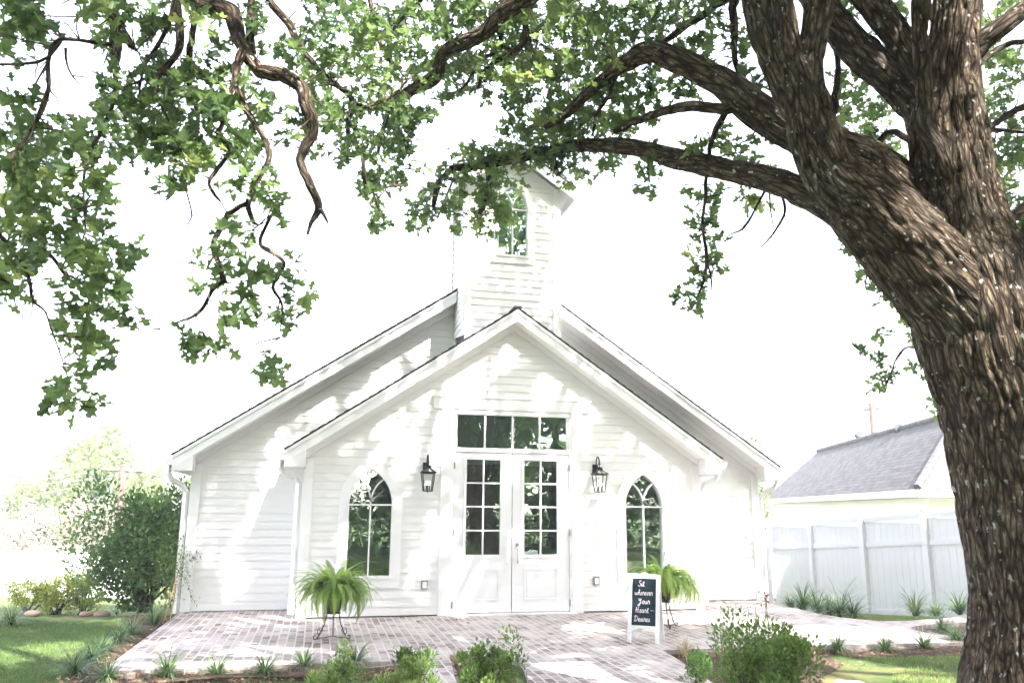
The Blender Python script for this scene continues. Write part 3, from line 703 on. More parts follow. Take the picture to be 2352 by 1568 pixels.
# ================================================================== items on the chapel
def lantern(x, zc, label):
    t = thing('wall_lantern', label, 'lantern', (x, -.02, zc), 'lanterns beside the chapel doors')
    mb = MB(); mb.box(x-.06, x+.03, -.03, -.001, zc+.06, zc+.2); mb.build('back_plate', BLACK, t)
    mb = MB(); pts = []
    for i in range(13):
        a = math.pi*i/12; pts.append((x-.015*0, -.03-.075+.075*math.cos(a), zc+.22+.095*math.sin(a)))
    mb.tube([(x, -.03, zc+.12)]+pts+[(x, -.18, zc+.20)], .010, 8)
    mb.lathe([(.006, 0), (.02, .005), (.02, .02), (.006, .03)], (x, -.18, zc+.185), 10); mb.build('hook_arm', BLACK, t, True)
    cx, cy = x, -.18; zt, zb = zc+.03, zc-.235; wt, wb = .092, .062
    mb = MB()
    C = lambda w, z: [(cx-w, cy-w, z), (cx+w, cy-w, z), (cx+w, cy+w, z), (cx-w, cy+w, z)]
    a, b = C(wt, zt), C(wb, zb)
    for i in range(4): mb.tube([a[i], b[i]], .0085, 6)
    for ring, r in ((a, .008), (b, .0065)):
        for i in range(4): mb.tube([ring[i], ring[(i+1) % 4]], r, 6)
    c = C(.034, zc+.10)
    a2 = C(wt+.014, zt+.012)
    for i in range(4): mb.tube([a2[i], c[i]], .0085, 6)
    for i in range(4): mb.tube([a2[i], a2[(i+1) % 4]], .011, 6)
    mb.box(cx-.04, cx+.04, cy-.04, cy+.04, zc+.10, zc+.135); mb.box(cx-.03, cx+.03, cy-.03, cy+.03, zc+.1351, zc+.15)
    mb.lathe([(.006, 0), (.012, .006), (.005, .02), (.004, .04)], (cx, cy, zc+.15), 8)
    mb.lathe([(.003, -.025), (.01, -.015), (.008, 0)], (cx, cy, zb), 8); mb.box(cx-.06, cx+.06, cy-.06, cy+.06, zb-.004, zb+.003)
    mb.build('lantern_frame', BLACK, t)
    mb = MB()
    for i in range(4):
        j = (i+1) % 4; mb.poly([a[i], a[j], b[j], b[i]]); mb.poly([a2[i], a2[j], c[j], c[i]])
    mb.build('lantern_glass', LANGLASS, t)
    cm = MB(); fl = MB()
    for dx, dy in ((-.022, -.015), (.022, -.015), (0, .022)):
        cm.lathe([(.009, 0), (.009, .085)], (cx+dx, cy+dy, zb+.005), 8)
        fl.lathe([(.004, 0), (.011, .018), (.008, .04), (.001, .062)], (cx+dx, cy+dy, zb+.092), 8)
    split_build(cm, 'candle_sleeve', POT, t); split_build(fl, 'bulb', FLAME, t)
    return t
def emis(name, c, s):
    m = M(name); m.b.inputs['Emission Color'].default_value = (*c, 1); m.b.inputs['Emission Strength'].default_value = s; m.base(c); return m.m
FLAME = emis('bulb_glow', (1, .85, .75), 1.2)
lantern(-1.345, 2.04, 'black framed glass lantern on the siding left of the double doors')
lantern(1.372, 2.06, 'black framed glass lantern on the siding right of the double doors')
def outlet(x, z, label):
    t = thing('outlet_box', label, 'outlet', (x, 0, z), 'weatherproof outlets beside the doors')
    mb = MB(); mb.box(x-.045, x+.045, -.05, -.016, z-.06, z+.06); mb.box(x-.05, x+.05, -.045, -.02, z+.0601, z+.066); mb.build('box', GREYP, t)
    mb = MB(); mb.box(x-.03, x+.03, -.062, -.0501, z-.045, z+.045); mb.build('cover', TRIM, t)
outlet(-1.335, .445, 'small grey outlet box on the siding left of the doors')
outlet(1.345, .468, 'small grey outlet box on the siding right of the doors')
t = thing('roof_vent', 'small dark metal box on the front roof by the belfry foot', 'vent', (-.9, .05, 4.1))
c = ony(1057, 781, -.1)
mb = MB(); cx, cz = c[0], c[2]
mb.prism([(cx-.085, -.12, cz+.02), (cx-.05, -.12, cz-.05), (cx+.06, -.12, cz+.0), (cx+.06, -.12, cz+.09)], (0, .12, 0)); mb.build('hood', DARKBOX, t)
mb = MB(); mb.box(cx-.03, cx+.03, -.06, -.02, cz-.12, cz-.03); mb.build('neck', DARKBOX, t)

# ================================================================== inside the windows
def table(x, y, zt, w, label):
    t = thing('side_table', label, 'table', (x, y, .015), 'wooden tables inside the chapel windows')
    mb = MB(); mb.box(x-w, x+w, y-.22, y+.22, zt-.05, zt); mb.build('table_top', WOOD, t)
    for a in (-1, 1):
        for b in (-1, 1):
            mb = MB(); mb.box(x+a*(w-.06), x+a*(w-.01), y+b*.16-.025, y+b*.16+.025, .016, zt-.0501); mb.build('leg', WOOD, t)
table(-1.95, .65, .82, .62, 'wooden table seen through the left arched window')
table(2.05, .65, .86, .62, 'wooden table seen through the right arched window')
FLOWER = leafmat('flower_petal', (.45, .3, .2), (.75, .68, .6), .3)
def bouquet(x, y, z, label, stand):
    t = thing('flower_vase', label, 'vase', (x, y, z), 'flower arrangements inside the windows')
    mb = MB(); mb.lathe([(.05, 0), (.05, .015), (.012, .03), (.014, .3), (.035, .42)] if stand else [(.04, 0), (.06, .08), (.035, .2), (.045, .24)], (x, y, z), 12); mb.build('vase', BRASS if stand else TRIM, t, True)
    h = .45 if stand else .3; n = 160
    p = rng.normal(0, 1, (n, 3)); p /= np.linalg.norm(p, axis=1, keepdims=True); c = np.array([x, y, z+h+.12])
    scatter('foliage', ELV, ELF, c+p*rng.uniform(.03, .19, (n, 1)), frames(p+rng.normal(0, .5, p.shape)), rng.uniform(.06, .11, n), DKLEAF, t)
    mb = MB(); fl = []
    n = 18; p = rng.normal(0, 1, (n, 3)); p /= np.linalg.norm(p, axis=1, keepdims=True); p[:, 1] = -abs(p[:, 1])
    q = []; rr = []
    for k in range(n):
        for m_ in range(14):
            d = p[k]+rng.normal(0, .7, 3); q.append(c+p[k]*.17); rr.append(d)
    scatter('blossom', QV, QF, np.array(q), frames(np.array(rr)), np.full(len(q), .045), FLOWER, t)
bouquet(-1.98, .6, .82, 'greenery in a vase on the table behind the left arched window', False)
bouquet(1.93, .6, .86, 'pale roses on a tall gold stand behind the right arched window', True)
t = thing('chandelier', 'beaded chandelier with small lit bulbs behind the transom window', 'chandelier', (-.7, 2.2, 3.3))
mb = MB(); bb = MB(); bd = MB()
cc = ony(1085, 962, 2.2)
mb.tube([(cc[0], 2.2, cc[2]+.6), (cc[0], 2.2, cc[2]-.08)], .01, 6)
for k in range(8):
    a = 2*math.pi*k/8+.2; ex, ey = cc[0]+.42*math.cos(a), 2.2+.42*math.sin(a); zz = cc[2]+(.0 if k % 2 else -.02)
    mb.tube([(cc[0], 2.2, cc[2]-.05), ((cc[0]+ex)/2, (2.2+ey)/2, cc[2]-.12), (ex, ey, zz-.06)], .008, 6)
    bb.lathe([(.006, 0), (.014, .02), (.009, .045), (.001, .07)], (ex, ey, zz-.055), 8)
    P_ = [(cc[0]+(ex-cc[0])*f*.6, 2.2+(ey-2.2)*f*.6, cc[2]+.35-.35*f**.5) for f in np.linspace(0, 1, 37)]
    bd.tube(P_, [.002 if q % 4 == 0 else (.008 if q % 4 == 2 else .006) for q in range(37)], 6)
mb.build('arm', BRASS, t); split_build(bb, 'bulb', emis('chandelier_bulb', (1, .9, .75), 4), t); split_build(bd, 'bead_chain', LANGLASS, t)

# ================================================================== A-frame sign
def bez(pts, n=5):
    P = [np.array(p, float) for p in pts]
    if len(P) < 3: return P
    Q = [2*P[0]-P[1]]+P+[2*P[-1]-P[-2]]; out = []
    for i in range(1, len(Q)-2):
        for k in range(n):
            t_ = k/n; a, b, c, d = Q[i-1:i+3]; out.append(.5*((2*b)+(-a+c)*t_+(2*a-5*b+4*c-d)*t_*t_+(-a+3*b-3*c+d)*t_**3))
    out.append(P[-1]); return out
GL = {  # strokes in unit x-height cells: (advance, [strokes])
 'S': (1.0, [[(.85, 1.55), (.6, 1.8), (.3, 1.6), (.35, 1.2), (.7, .85), (.75, .35), (.4, .0), (.0, .2), (-.1, .4)]]),
 'i': (.45, [[(0, .2), (.15, .95), (.15, .2), (.3, .0), (.5, .3)], [(.18, 1.35), (.2, 1.42)]]),
 't': (.6, [[(0, .3), (.25, 1.0), (.3, 1.6), (.25, .2), (.4, .0), (.65, .3)], [(0, 1.15), (.6, 1.22)]]),
 'w': (1.15, [[(0, .9), (.1, .3), (.3, .0), (.5, .5), (.52, .8), (.55, .2), (.78, .0), (.98, .5), (.98, .95), (1.2, .75)]]),
 'h': (.8, [[(0, .3), (.3, 1.4), (.25, 1.9), (.12, 1.5), (.12, .0)], [(.12, .5), (.35, .95), (.52, .7), (.52, .15), (.65, .0), (.85, .3)]]),
 'e': (.62, [[(0, .3), (.35, .5), (.42, .85), (.22, .98), (.08, .55), (.15, .1), (.38, .0), (.65, .3)]]),
 'r': (.6, [[(0, .3), (.12, .95), (.18, 1.1), (.3, .85), (.48, .85), (.42, .3), (.5, .05), (.65, .25)]]),
 'v': (.68, [[(0, .8), (.12, .95), (.25, .05), (.32, .05), (.55, .95), (.72, .85)]]),
 'Y': (1.0, [[(0, 1.7), (.1, 1.1), (.35, 1.0), (.6, 1.7)], [(.6, 1.7), (.5, .4), (.3, -.6), (.0, -.7), (-.05, -.35), (.4, .0), (.8, .3)]]),
 'o': (.7, [[(.42, .95), (.1, .85), (.05, .2), (.32, .0), (.52, .35), (.45, .85), (.6, .85), (.75, .8)]]),
 'u': (.78, [[(0, .9), (.06, .2), (.25, .0), (.48, .3), (.52, .95), (.52, .2), (.65, .0), (.8, .25)]]),
 'H': (1.1, [[(.1, 1.7), (.2, .9), (.12, .0)], [(.75, 1.8), (.65, .9), (.72, .1), (.95, .1)], [(-.1, .8), (.4, 1.0), (.85, .85)]]),
 'a': (.75, [[(.48, .8), (.25, .98), (.05, .5), (.15, .05), (.4, .3), (.5, .9), (.5, .15), (.62, .0), (.78, .25)]]),
 'D': (1.15, [[(.25, 1.7), (.2, .1)], [(-.05, 1.5), (.4, 1.8), (.95, 1.4), (.95, .6), (.5, .05), (0, .05)]]),
 's': (.6, [[(0, .3), (.3, 1.05), (.3, .7), (.48, .3), (.3, .0), (.05, .12)], [(.35, .1), (.62, .3)]]),
}
FL = np.array([.77, -2.80, 0.]); FR = np.array([1.083, -3.02, 0.]); sx = (FR-FL); SW = np.linalg.norm(sx); sx /= SW
sn = np.array([-sx[1]*-1, -sx[0], 0.]); sn = np.array([sx[1], -sx[0], 0.])  # towards camera
if sn@(CO-FL) < 0: sn = -sn
SH = .80; lean = .17; LNG = math.hypot(SH, lean)
su = np.array([-sn[0]*lean, -sn[1]*lean, SH])/LNG; fn = np.cross(sx, su); fn = fn if fn@sn > 0 else -fn
def SP(a, b, o=0., back=False):  # a along width, b up the board, o outward
    if back:
        bn = -sn; bu = np.array([sn[0]*lean, sn[1]*lean, SH])/LNG; off = sn*(-2*lean)
        bf = np.cross(sx, bu); bf = bf if bf@bn > 0 else -bf
        return FL+off+sx*a+bu*b+bf*o
    return FL+sx*a+su*b+fn*o
def sbox(mb, a0, a1, b0, b1, o0, o1, back=False):
    q = [SP(a0, b0, o0, back), SP(a1, b0, o0, back), SP(a1, b1, o0, back), SP(a0, b1, o0, back), SP(a0, b0, o1, back), SP(a1, b0, o1, back), SP(a1, b1, o1, back), SP(a0, b1, o1, back)]
    mb.mesh(q, [(0, 3, 2, 1), (4, 5, 6, 7), (0, 1, 5, 4), (1, 2, 6, 5), (2, 3, 7, 6), (3, 0, 4, 7)])
sign = thing('chalkboard_sign', 'white framed chalkboard A-frame sign with handwritten words on the terrace', 'sign', tuple((FL+FR)/2-sn*lean))
def sign_face(back):
    mb = MB(); e = .045
    sbox(mb, 0, e, 0, LNG-.03, -.018, 0, back); sbox(mb, SW-e, SW, 0, LNG-.03, -.018, 0, back)
    # scalloped crown rail
    n = 24; top = []
    for i in range(n+1):
        x = i/n; y = LNG-.03+.018*abs(math.sin(x*math.pi*1.0))+.010*math.cos(x*4*math.pi); top.append((e+(SW-2*e)*x*1.0, y))
    pts = [(e+.0003, LNG-.075)]+[(min(max(a, e+.0003), SW-e-.0003), b) for a, b in top]+[(SW-e-.0003, LNG-.075)]
    m_ = len(pts); vs = [SP(a, b, -.018, back) for a, b in pts]+[SP(a, b, 0, back) for a, b in pts]
    mb.mesh(vs, [tuple(range(m_)), tuple(range(2*m_-1, m_-1, -1))]+[(i, (i+1) % m_, m_+(i+1) % m_, m_+i) for i in range(m_)])
    sbox(mb, e+.0002, SW-e-.0002, .165, .195, -.018, 0, back)
    for s in (0, 1):  # curved brackets under the bottom rail
        q = [(0, .165), (.075, .165), (.055, .15), (.02, .135), (.006, .1), (0, .07)]
        pts = [((e+.0004+a) if s == 0 else (SW-e-.0004-a), b) for a, b in q]; m_ = len(pts)
        vs = [SP(a, b, -.016, back) for a, b in pts]+[SP(a, b, -.003, back) for a, b in pts]
        mb.mesh(vs, [tuple(range(m_)), tuple(range(2*m_-1, m_-1, -1))]+[(i, (i+1) % m_, m_+(i+1) % m_, m_+i) for i in range(m_)])
    return mb
sign_face(False).build('front_frame', TRIM, sign); sign_face(True).build('rear_frame', TRIM, sign)
mb = MB(); sbox(mb, .0452, SW-.0452, .1952, LNG-.0752, -.012, -.006); cb = mb.build('chalkboard', CHALKB, sign)
mb = MB(); sbox(mb, .0452, SW-.0452, .1952, LNG-.0752, -.012, -.006, True); rp = mb.build('rear_panel', TAN, sign)
mb = MB()
lines = [('Sit', .118, .650, .036, .038), ('wherever', .076, .548, .0375, .035), ('Your', .125, .447, .044, .036), ('Heart', .09, .343, .043, .037), ('Desires', .075, .242, .041, .036)]
for word, x, y, sc, sy in lines:
    cx_ = x
    for ch in word:
        adv, strokes = GL[ch]
        for st in strokes:
            pts = bez(st, 5)
            P = [SP(cx_+p[0]*sc*.97+.1*p[1]*sy, y+p[1]*sy, -.0045) for p in pts]
            mb.tube(P, .0042, 5)
        cx_ += adv*sc*1.03
for st in ([(0, 0), (.006, .008), (.012, 0), (.018, .008), (.022, .002)], [(.03, .0), (.036, .003)]):
    mb.tube([SP(.272+p[0]*1.3, .368+p[1], -.0045) for p in bez(st, 4)], .002, 5)
mb.build('lettering', CHALK, cb)
mb = MB()
for a in (.06, SW-.06): mb.tube([SP(a, LNG-.05, -.02), SP(a, LNG-.05, -.02, True)], .006, 6)
split_build(mb, 'hinge', BRASS, sign)

# ================================================================== ferns on iron stands
def frond_mesh(V, F, base, az, length, lift, droop, wid, n=26):
    d = np.array([math.cos(az), math.sin(az), 0]); sd = np.array([-math.sin(az), math.cos(az), 0]); P = []
    p = np.array(base, float); ang = lift
    st = length/n
    for i in range(n+1):
        P.append(p.copy()); p = p+(d*math.cos(ang)+np.array([0, 0, 1])*math.sin(ang))*st; ang -= droop/n*(1+.8*i/n)
    for i in range(n):
        tt = P[i+1]-P[i]; tt /= np.linalg.norm(tt); f = i/n; k = len(V)
        L = wid*math.sin(min(1, f*3+.25)*math.pi/2)*(1-f**2.2)+.006
        V += [P[i]-sd*.0016, P[i]+sd*.0016, P[i+1]+sd*.0014, P[i+1]-sd*.0014]; F.append((k, k+1, k+2, k+3))
        nz = np.cross(sd, tt)
        for s in (-1, 1):
            k = len(V); dr = sd*s+tt*.35; dr /= np.linalg.norm(dr); w_ = tt*st*.38; dn = -nz*.0+np.array([0, 0, -.18*L])
            V += [P[i]-w_*.7, P[i]+dr*L*.5-w_+dn*.3, P[i]+dr*L+dn, P[i]+dr*L*.5+w_+dn*.3, P[i]+w_*.7]; F.append((k, k+1, k+2, k+3, k+4) if s > 0 else (k+4, k+3, k+2, k+1, k))
def fern(c, label, nf, seed, R=.5, drop=1.0):
    rnd = random.Random(seed); t = thing('potted_fern', label, 'fern', tuple(c), 'ferns on iron stands')
    mb = MB(); mb.lathe([(.07, 0), (.085, .02), (.105, .17), (.115, .2), (.11, .21), (.095, .2)], c, 18); mb.build('pot', POT, t, True)
    V, F, Rn = [], [], []
    for i in range(nf):
        az = rnd.uniform(0, 2*math.pi); L = rnd.uniform(.5, 1.0)*R*1.35; k0 = len(V)
        b = (c[0]+.05*math.cos(az), c[1]+.05*math.sin(az), c[2]+.2)
        frond_mesh(V, F, b, az, L, rnd.uniform(.55, 1.54), rnd.uniform(1.1, 2.7)*drop, rnd.uniform(.042, .065), 34)
        Rn += [rnd.random()]*(len(V)-k0)
    me = bpy.data.meshes.new('fronds'); me.from_pydata([tuple(v) for v in V], [], F)
    a = me.attributes.new('rnd', 'FLOAT', 'POINT'); a.data.foreach_set('value', np.array(Rn, np.float32)); me.materials.append(FERNLEAF)
    link('fronds', me, t); return t
def stand(c, label, hook, ang=0., h=.30):
    t = thing('plant_stand', label, 'plant stand', tuple(c), 'iron plant stands on the terrace')
    mb = MB(); x, y, _ = c
    for k in range(24): pass
    ring = [(x+.085*math.cos(2*math.pi*k/20), y+.085*math.sin(2*math.pi*k/20), h) for k in range(21)]; mb.tube(ring, .006, 6, False)
    ring = [(x+.03*math.cos(2*math.pi*k/12), y+.03*math.sin(2*math.pi*k/12), h) for k in range(13)]; mb.tube(ring, .005, 6, False)
    for k in range(4):
        a = math.pi/2*k; mb.tube([(x+.03*math.cos(a), y+.03*math.sin(a), h), (x+.085*math.cos(a), y+.085*math.sin(a), h)], .005, 6)
    mb.build('ring', IRON, t)
    for k in range(3):
        a = ang+2*math.pi*k/3; ca, sa = math.cos(a), math.sin(a); R = lambda r, z: (x+r*ca, y+r*sa, z)
        mb = MB(); mb.tube([R(.08, h), R(.11, h*.6), R(.19, .035), R(.22, .012), R(.245, .02), R(.25, .045), R(.235, .06), R(.22, .05)], .0065, 7)
        sp = [R(.165-.04*math.cos(q)*(1-q/14)+.0, .095+.05*math.sin(q)*(1-q/14)) for q in np.linspace(0, 8.5, 26)]
        mb.tube(sp, .0045, 6)
        mb.tube([R(.19, .03), R(.12, .02), R(.05, .03), (x, y, .035)], .0045, 6)
        mb.build('leg', IRON, t)
    if hook:
        mb = MB(); hx, hy = x+.13, y+.09
        P = [(x+.09, y+.06, h), (hx, hy, h+.05), (hx, hy, hook-.12)]+[(hx-.035+.035*math.cos(a), hy, hook-.12+.11*math.sin(a)) for a in np.linspace(.2, math.pi, 9)]
        mb.tube(P+[(hx-.07, hy, hook-.16), (hx-.055, hy, hook-.18)], .006, 7)
        mb.build('hook', IRON, t)
    return t
ls = np.array([-2.68, -1.92, 0]); rs_ = np.array([1.72, -1.75, 0])
stand(ls, 'scrolled iron plant stand left of the doors', .0, 3.6)
fern((ls[0], ls[1], .306), 'bushy light green potted fern before the left arched window', 280, 3, .54, .95)
stand(rs_, 'iron plant stand with a crook behind the chalkboard sign', 1.02, .4, .335)
fern((rs_[0], rs_[1], .34), 'bushy potted fern half hidden behind the chalkboard sign', 240, 8, .6, 1.15)

# ================================================================== grass tufts, shrubs
def tuft(u, v, hpx, label, dry=False, z=-.05, grp='strap leaved grass tufts edging the paving', dens=1.0, broad=False):
    b = onz(u, v, z)
    if b[1] > .9: b = np.array([*at(u, v, 14.2)]); b[2] = gz(b[0], b[1]) if b[0] > 5 else z
    tt = (b-CO)@CF; H = hpx*tt/FOC*1.6; n = int(150*dens)
    t = thing('grass_tuft', label, 'grass tuft', tuple(b), grp)
    az = rng.uniform(0, 2*math.pi, n); ln = H*rng.uniform(.6, 1.25, n); L0 = rng.uniform(.5, 1.45, n); seg = 6
    d = np.stack([np.cos(az), np.sin(az), np.zeros(n)], 1); s = np.stack([-np.sin(az), np.cos(az), np.zeros(n)], 1)
    p = np.array(b)+d*rng.uniform(0, .03, (n, 1)); ang = L0.copy(); dr = rng.uniform(.8, 2.4, n)*(1.5-L0*.5)
    wd = .0055 if not broad else .008
    V = np.zeros((n, seg+1, 2, 3))
    for i in range(seg+1):
        w_ = wd*(1-(i/seg)**2*.9); V[:, i, 0] = p-s*w_; V[:, i, 1] = p+s*w_
        p = p+(d*np.cos(ang)[:, None]+np.array([0, 0, 1.])*np.sin(ang)[:, None])*(ln/seg)[:, None]; ang = ang-dr/seg
        p[:, 2] = np.maximum(p[:, 2], b[2]+.005)
    k = (seg+1)*2; base = np.arange(n)[:, None]*k; F = []
    for i in range(seg): F.append(base+np.array([2*i, 2*i+1, 2*i+3, 2*i+2])[None])
    F = np.vstack(F); me = bpy.data.meshes.new('blades'); me.from_pydata(V.reshape(-1, 3).tolist(), [], F.tolist())
    a = me.attributes.new('rnd', 'FLOAT', 'POINT'); a.data.foreach_set('value', np.repeat(rng.random(n), k).astype(np.float32))
    me.materials.append(DRYBLADE if dry else BLADE); me.polygons.foreach_set('use_smooth', [True]*len(me.polygons)); link('blades', me, t)
for a in [
    (23, 1434, 44, 'dark grass tuft at the far left edge beside the yellow green hedge'),
    (352, 1436, 44, 'grass tuft under the tall shrub next to the bamboo stakes'),
    (301, 1460, 38, 'grass tuft second below the tall shrub along the terrace side'),
    (270, 1478, 42, 'grass tuft midway along the left side of the terrace'),
    (230, 1499, 40, 'pale grass tuft on the left lawn edge above the largest tuft'),
    (211, 1517, 36, 'small pale grass tuft just above the largest left tuft'),
    (170, 1550, 54, 'largest dark grass tuft at the lower left terrace corner'),
    (244, 1563, 40, 'grass tuft at the left bottom below the terrace corner'),
    (383, 1556, 50, 'grass tuft in the front bed nearest the terrace left corner'),
    (497, 1550, 38, 'second grass tuft in the front bed from its left end'),
    (607, 1550, 46, 'third grass tuft in the front bed from its left end'),
    (698, 1537, 42, 'fourth grass tuft in the front bed, below the iron plant stand'),
    (815, 1527, 44, 'grass tuft in the front bed beside the bright centre shrub'),
    (1925, 1496, 34, 'grass tuft at the brick edging right of the big garden shrub'),
    (2034, 1495, 30, 'middle grass tuft along the brick edging of the right lawn'),
    (2124, 1491, 30, 'yellowish grass tuft along the right lawn edging close to the oak'),
    (2164, 1451, 32, 'grass tuft on the path bed island left of the oak trunk'),
    (2200, 1478, 40, 'grass tuft touching the left flank of the oak trunk foot'),
    ]: tuft(*a)
for a in [
    (1815, 1396, 22, 'smallest strap leaf tuft nearest the chapel right corner'),
    (1845, 1401, 52, 'tall strap leaf tuft second from the chapel right corner'),
    (1878, 1407, 48, 'tall strap leaf tuft third from the chapel right corner'),
    (1905, 1412, 34, 'low strap leaf tuft between the two tallest by the fence'),
    (1930, 1417, 58, 'tallest strap leaf tuft at the curve of the right path'),
    (1960, 1419, 42, 'narrow strap leaf tuft ending the row by the right path curve'),
    (2103, 1414, 44, 'spiky strap leaf tuft before the third fence panel'),
    (2151, 1414, 24, 'small strap leaf tuft between two spiky ones by the path'),
    (2204, 1411, 42, 'spiky strap leaf tuft before the fence next to the oak trunk')]:
    tuft(*a, z=-.07, grp='strap leaf tufts by the fence', dens=.75, broad=True)
tuft(1572, 1506, 34, 'dry straw coloured grass tuft at the terrace corner by the sign', True, dens=.6)
tuft(1052, 1522, 26, 'dry grass wisps at the tip of the centre bed', True, dens=.5)

def shrub(c, r, n, leaf, mat, label, name='shrub', ncl=30, ls_=.05, cat='shrub', grp=None, stems=12, tv=ELV, tf=ELF, fill=.0, upw=.5, wild=.25, barkm=None):
    c = np.array(c, float); r = np.array(r, float)   # c = base centre, r = half extents (z = full height)
    t = thing(name, label, cat, tuple(c), grp)
    q = rng.normal(0, 1, (ncl, 3)); q /= np.linalg.norm(q, axis=1, keepdims=True); q *= rng.uniform(.35, .95, (ncl, 1)); q[:, 2] = q[:, 2]*.5+.5
    cl = c+q*r*np.array([1, 1, 1.])
    mb = MB()
    for k in range(min(stems, ncl)):
        e = cl[k]; m_ = (c+e)/2+np.array([*(q[k][:2]*r[:2]*.15), .1*r[2]]); mb.tube([c+np.array([*(rng.normal(0, .04, 2)), 0]), m_, e], [.012*max(1, r[2]), .008*max(1, r[2]), .003], 5)
    mb.build('stem', barkm or TWIG, t)
    idx = rng.integers(0, ncl, n); off = rng.normal(0, 1, (n, 3)); off /= np.linalg.norm(off, axis=1, keepdims=True)
    rad = (rng.random(n)**.45)[:, None]*wild*np.array([r[0], r[1], r[2]*.6])*rng.uniform(.5, 1.5, ncl)[idx][:, None]
    p = cl[idx]+off*rad; ok = p[:, 2] > c[2]+.02; p = p[ok]; off = off[ok]; idx = idx[ok]
    d = off+rng.normal(0, .5, off.shape)+np.array([0, 0, upw])
    cr = rng.random(ncl)*.5+rng.random()*0
    scatter('foliage', tv, tf, p, frames(d), rng.uniform(.7, 1.3, len(p))*ls_, mat, t, rnd=np.clip(cr[idx]+rng.random(len(p))*.55, 0, 1))
    return t
b = onz(335, 1408, -.06); b[1] += .35
shrub((b[0]-.12, b[1], -.08), (1.08, .8, 2.2), 17000, None, DKLEAF, 'tall dark green glossy shrub against the chapel left corner', 'tall_shrub', 60, .075, 'shrub', stems=22, wild=.3)
for i, (u, r, h, nn, lab) in enumerate([(60, .5, .50, 1500, 'left half of the yellow green hedge row, beside the edge tuft'), (125, .5, .62, 1700, 'middle yellow green hedge plant before the white wall'), (190, .45, .66, 1500, 'yellow green hedge plant next to the tall dark shrub')]):
    b = at(u, 1418, 13.2); shrub((b[0], b[1], gz(b[0], b[1])), (r, r, h), nn, None, LTLEAF, lab, 'hedge_shrub', 26, .055, 'shrub', 'yellow green shrubs of the left hedge')
def gshrub(u, v, t_, rx, h, n, lab, mat=BOXLEAF, ls_=.034, ncl=26, wild=.3, name='shrub'):
    b = at(u, v, t_); return shrub((b[0], b[1], -.05), (rx, rx, h), n, None, mat, lab, name, ncl, ls_, 'shrub', 'garden shrubs in the foreground beds', wild=wild, upw=.9)
gshrub(935, 1600, 6.5, .30, .47, 3300, 'bright leafy shrub left of the narrow brick path')
gshrub(1125, 1600, 6.9, .30, .56, 3300, 'shrub in the centre bed between the two brick paths')
gshrub(790, 1620, 6.1, .22, .50, 1300, 'darker small shrub in the lower left foreground, second from left', ncl=16)
gshrub(712, 1640, 5.9, .2, .46, 1300, 'leftmost and smallest foreground shrub at the bottom edge', ncl=12)
gshrub(1745, 1600, 6.0, .44, .74, 7500, 'large loose shrub in the right foreground bed', ncl=46, ls_=.036)
gshrub(1606, 1520, 7.4, .15, .36, 1300, 'compact dark round shrub between the sign and the large shrub', mat=DKLEAF, ls_=.026)
# wispy perennial with bare stems in the right bed
t = thing('flowering_perennial', 'thin stemmed perennial rising beside the large foreground shrub', 'plant', tuple(onz(1670, 1520)))
mb = MB(); pp = []; dd = []
for u, v0, v1 in ((1655, 1480, 1405), (1672, 1490, 1390), (1690, 1490, 1385), (1702, 1480, 1388), (1718, 1480, 1392), (1735, 1470, 1392), (1760, 1470, 1368), (1640, 1490, 1440)):
    a = at(u+8, v0+40, 6.9); e = at(u, v1, 6.9); m_ = (a+e)/2+rng.normal(0, .02, 3); mb.tube([a, m_, e], [.004, .003, .0015], 5)
    for k in range(16):
        f = rng.uniform(.3, 1.02); pp.append(a+(e-a)*f+rng.normal(0, .012, 3)); dd.append(rng.normal(0, 1, 3)+np.array([0, 0, .4]))
mb.build('stem', TWIG, t); scatter('foliage', ELV, ELF, np.array(pp), frames(np.array(dd)), rng.uniform(.02, .045, len(pp)), BOXLEAF, t)
# small reddish plant at the chapel right corner
t = thing('reddish_plant', 'small dark red leaved sprig before the chapel right corner', 'plant', tuple(at(1757, 1400, 8.2)))
mb = MB(); a = at(1757, 1440, 7.6); e = at(1760, 1368, 7.6); mb.tube([a, (a+e)/2+.01, e], .003, 5); mb.build('stem', TWIG, t)
n = 26; scatter('foliage', ELV, ELF, e+rng.normal(0, .03, (n, 3)), frames(rng.normal(0, 1, (n, 3))), rng.uniform(.02, .035, n), REDLEAF, t)
# bamboo stakes
for i, (u0, v0, u1, v1, lab) in enumerate([(374, 1432, 407, 1318, 'longest bamboo stake leaning against the tall shrub'), (368, 1412, 402, 1322, 'bamboo stake just left of the longest one'), (391, 1420, 404, 1340, 'short bamboo stake nearest the chapel corner')]):
    a = onz(u0, v0, -.05); t_ = (a-CO)@CF; e = at(u1, v1, t_+.35)
    t = thing('bamboo_stake', lab, 'stake', tuple(a), 'bamboo stakes by the chapel corner')
    mb = MB(); mb.tube([a, (a+e)/2+np.array([.01, 0, 0]), e], .009, 7); st_ = mb.build('cane', BAMBOO, t)
    if i < 2:
        mb = MB(); m_ = a+(e-a)*(.42+.3*i); mb.tube([m_-.015, m_+np.array([.02, -.015, .02])], .014, 6); mb.build('tie', GREENTIE, t)
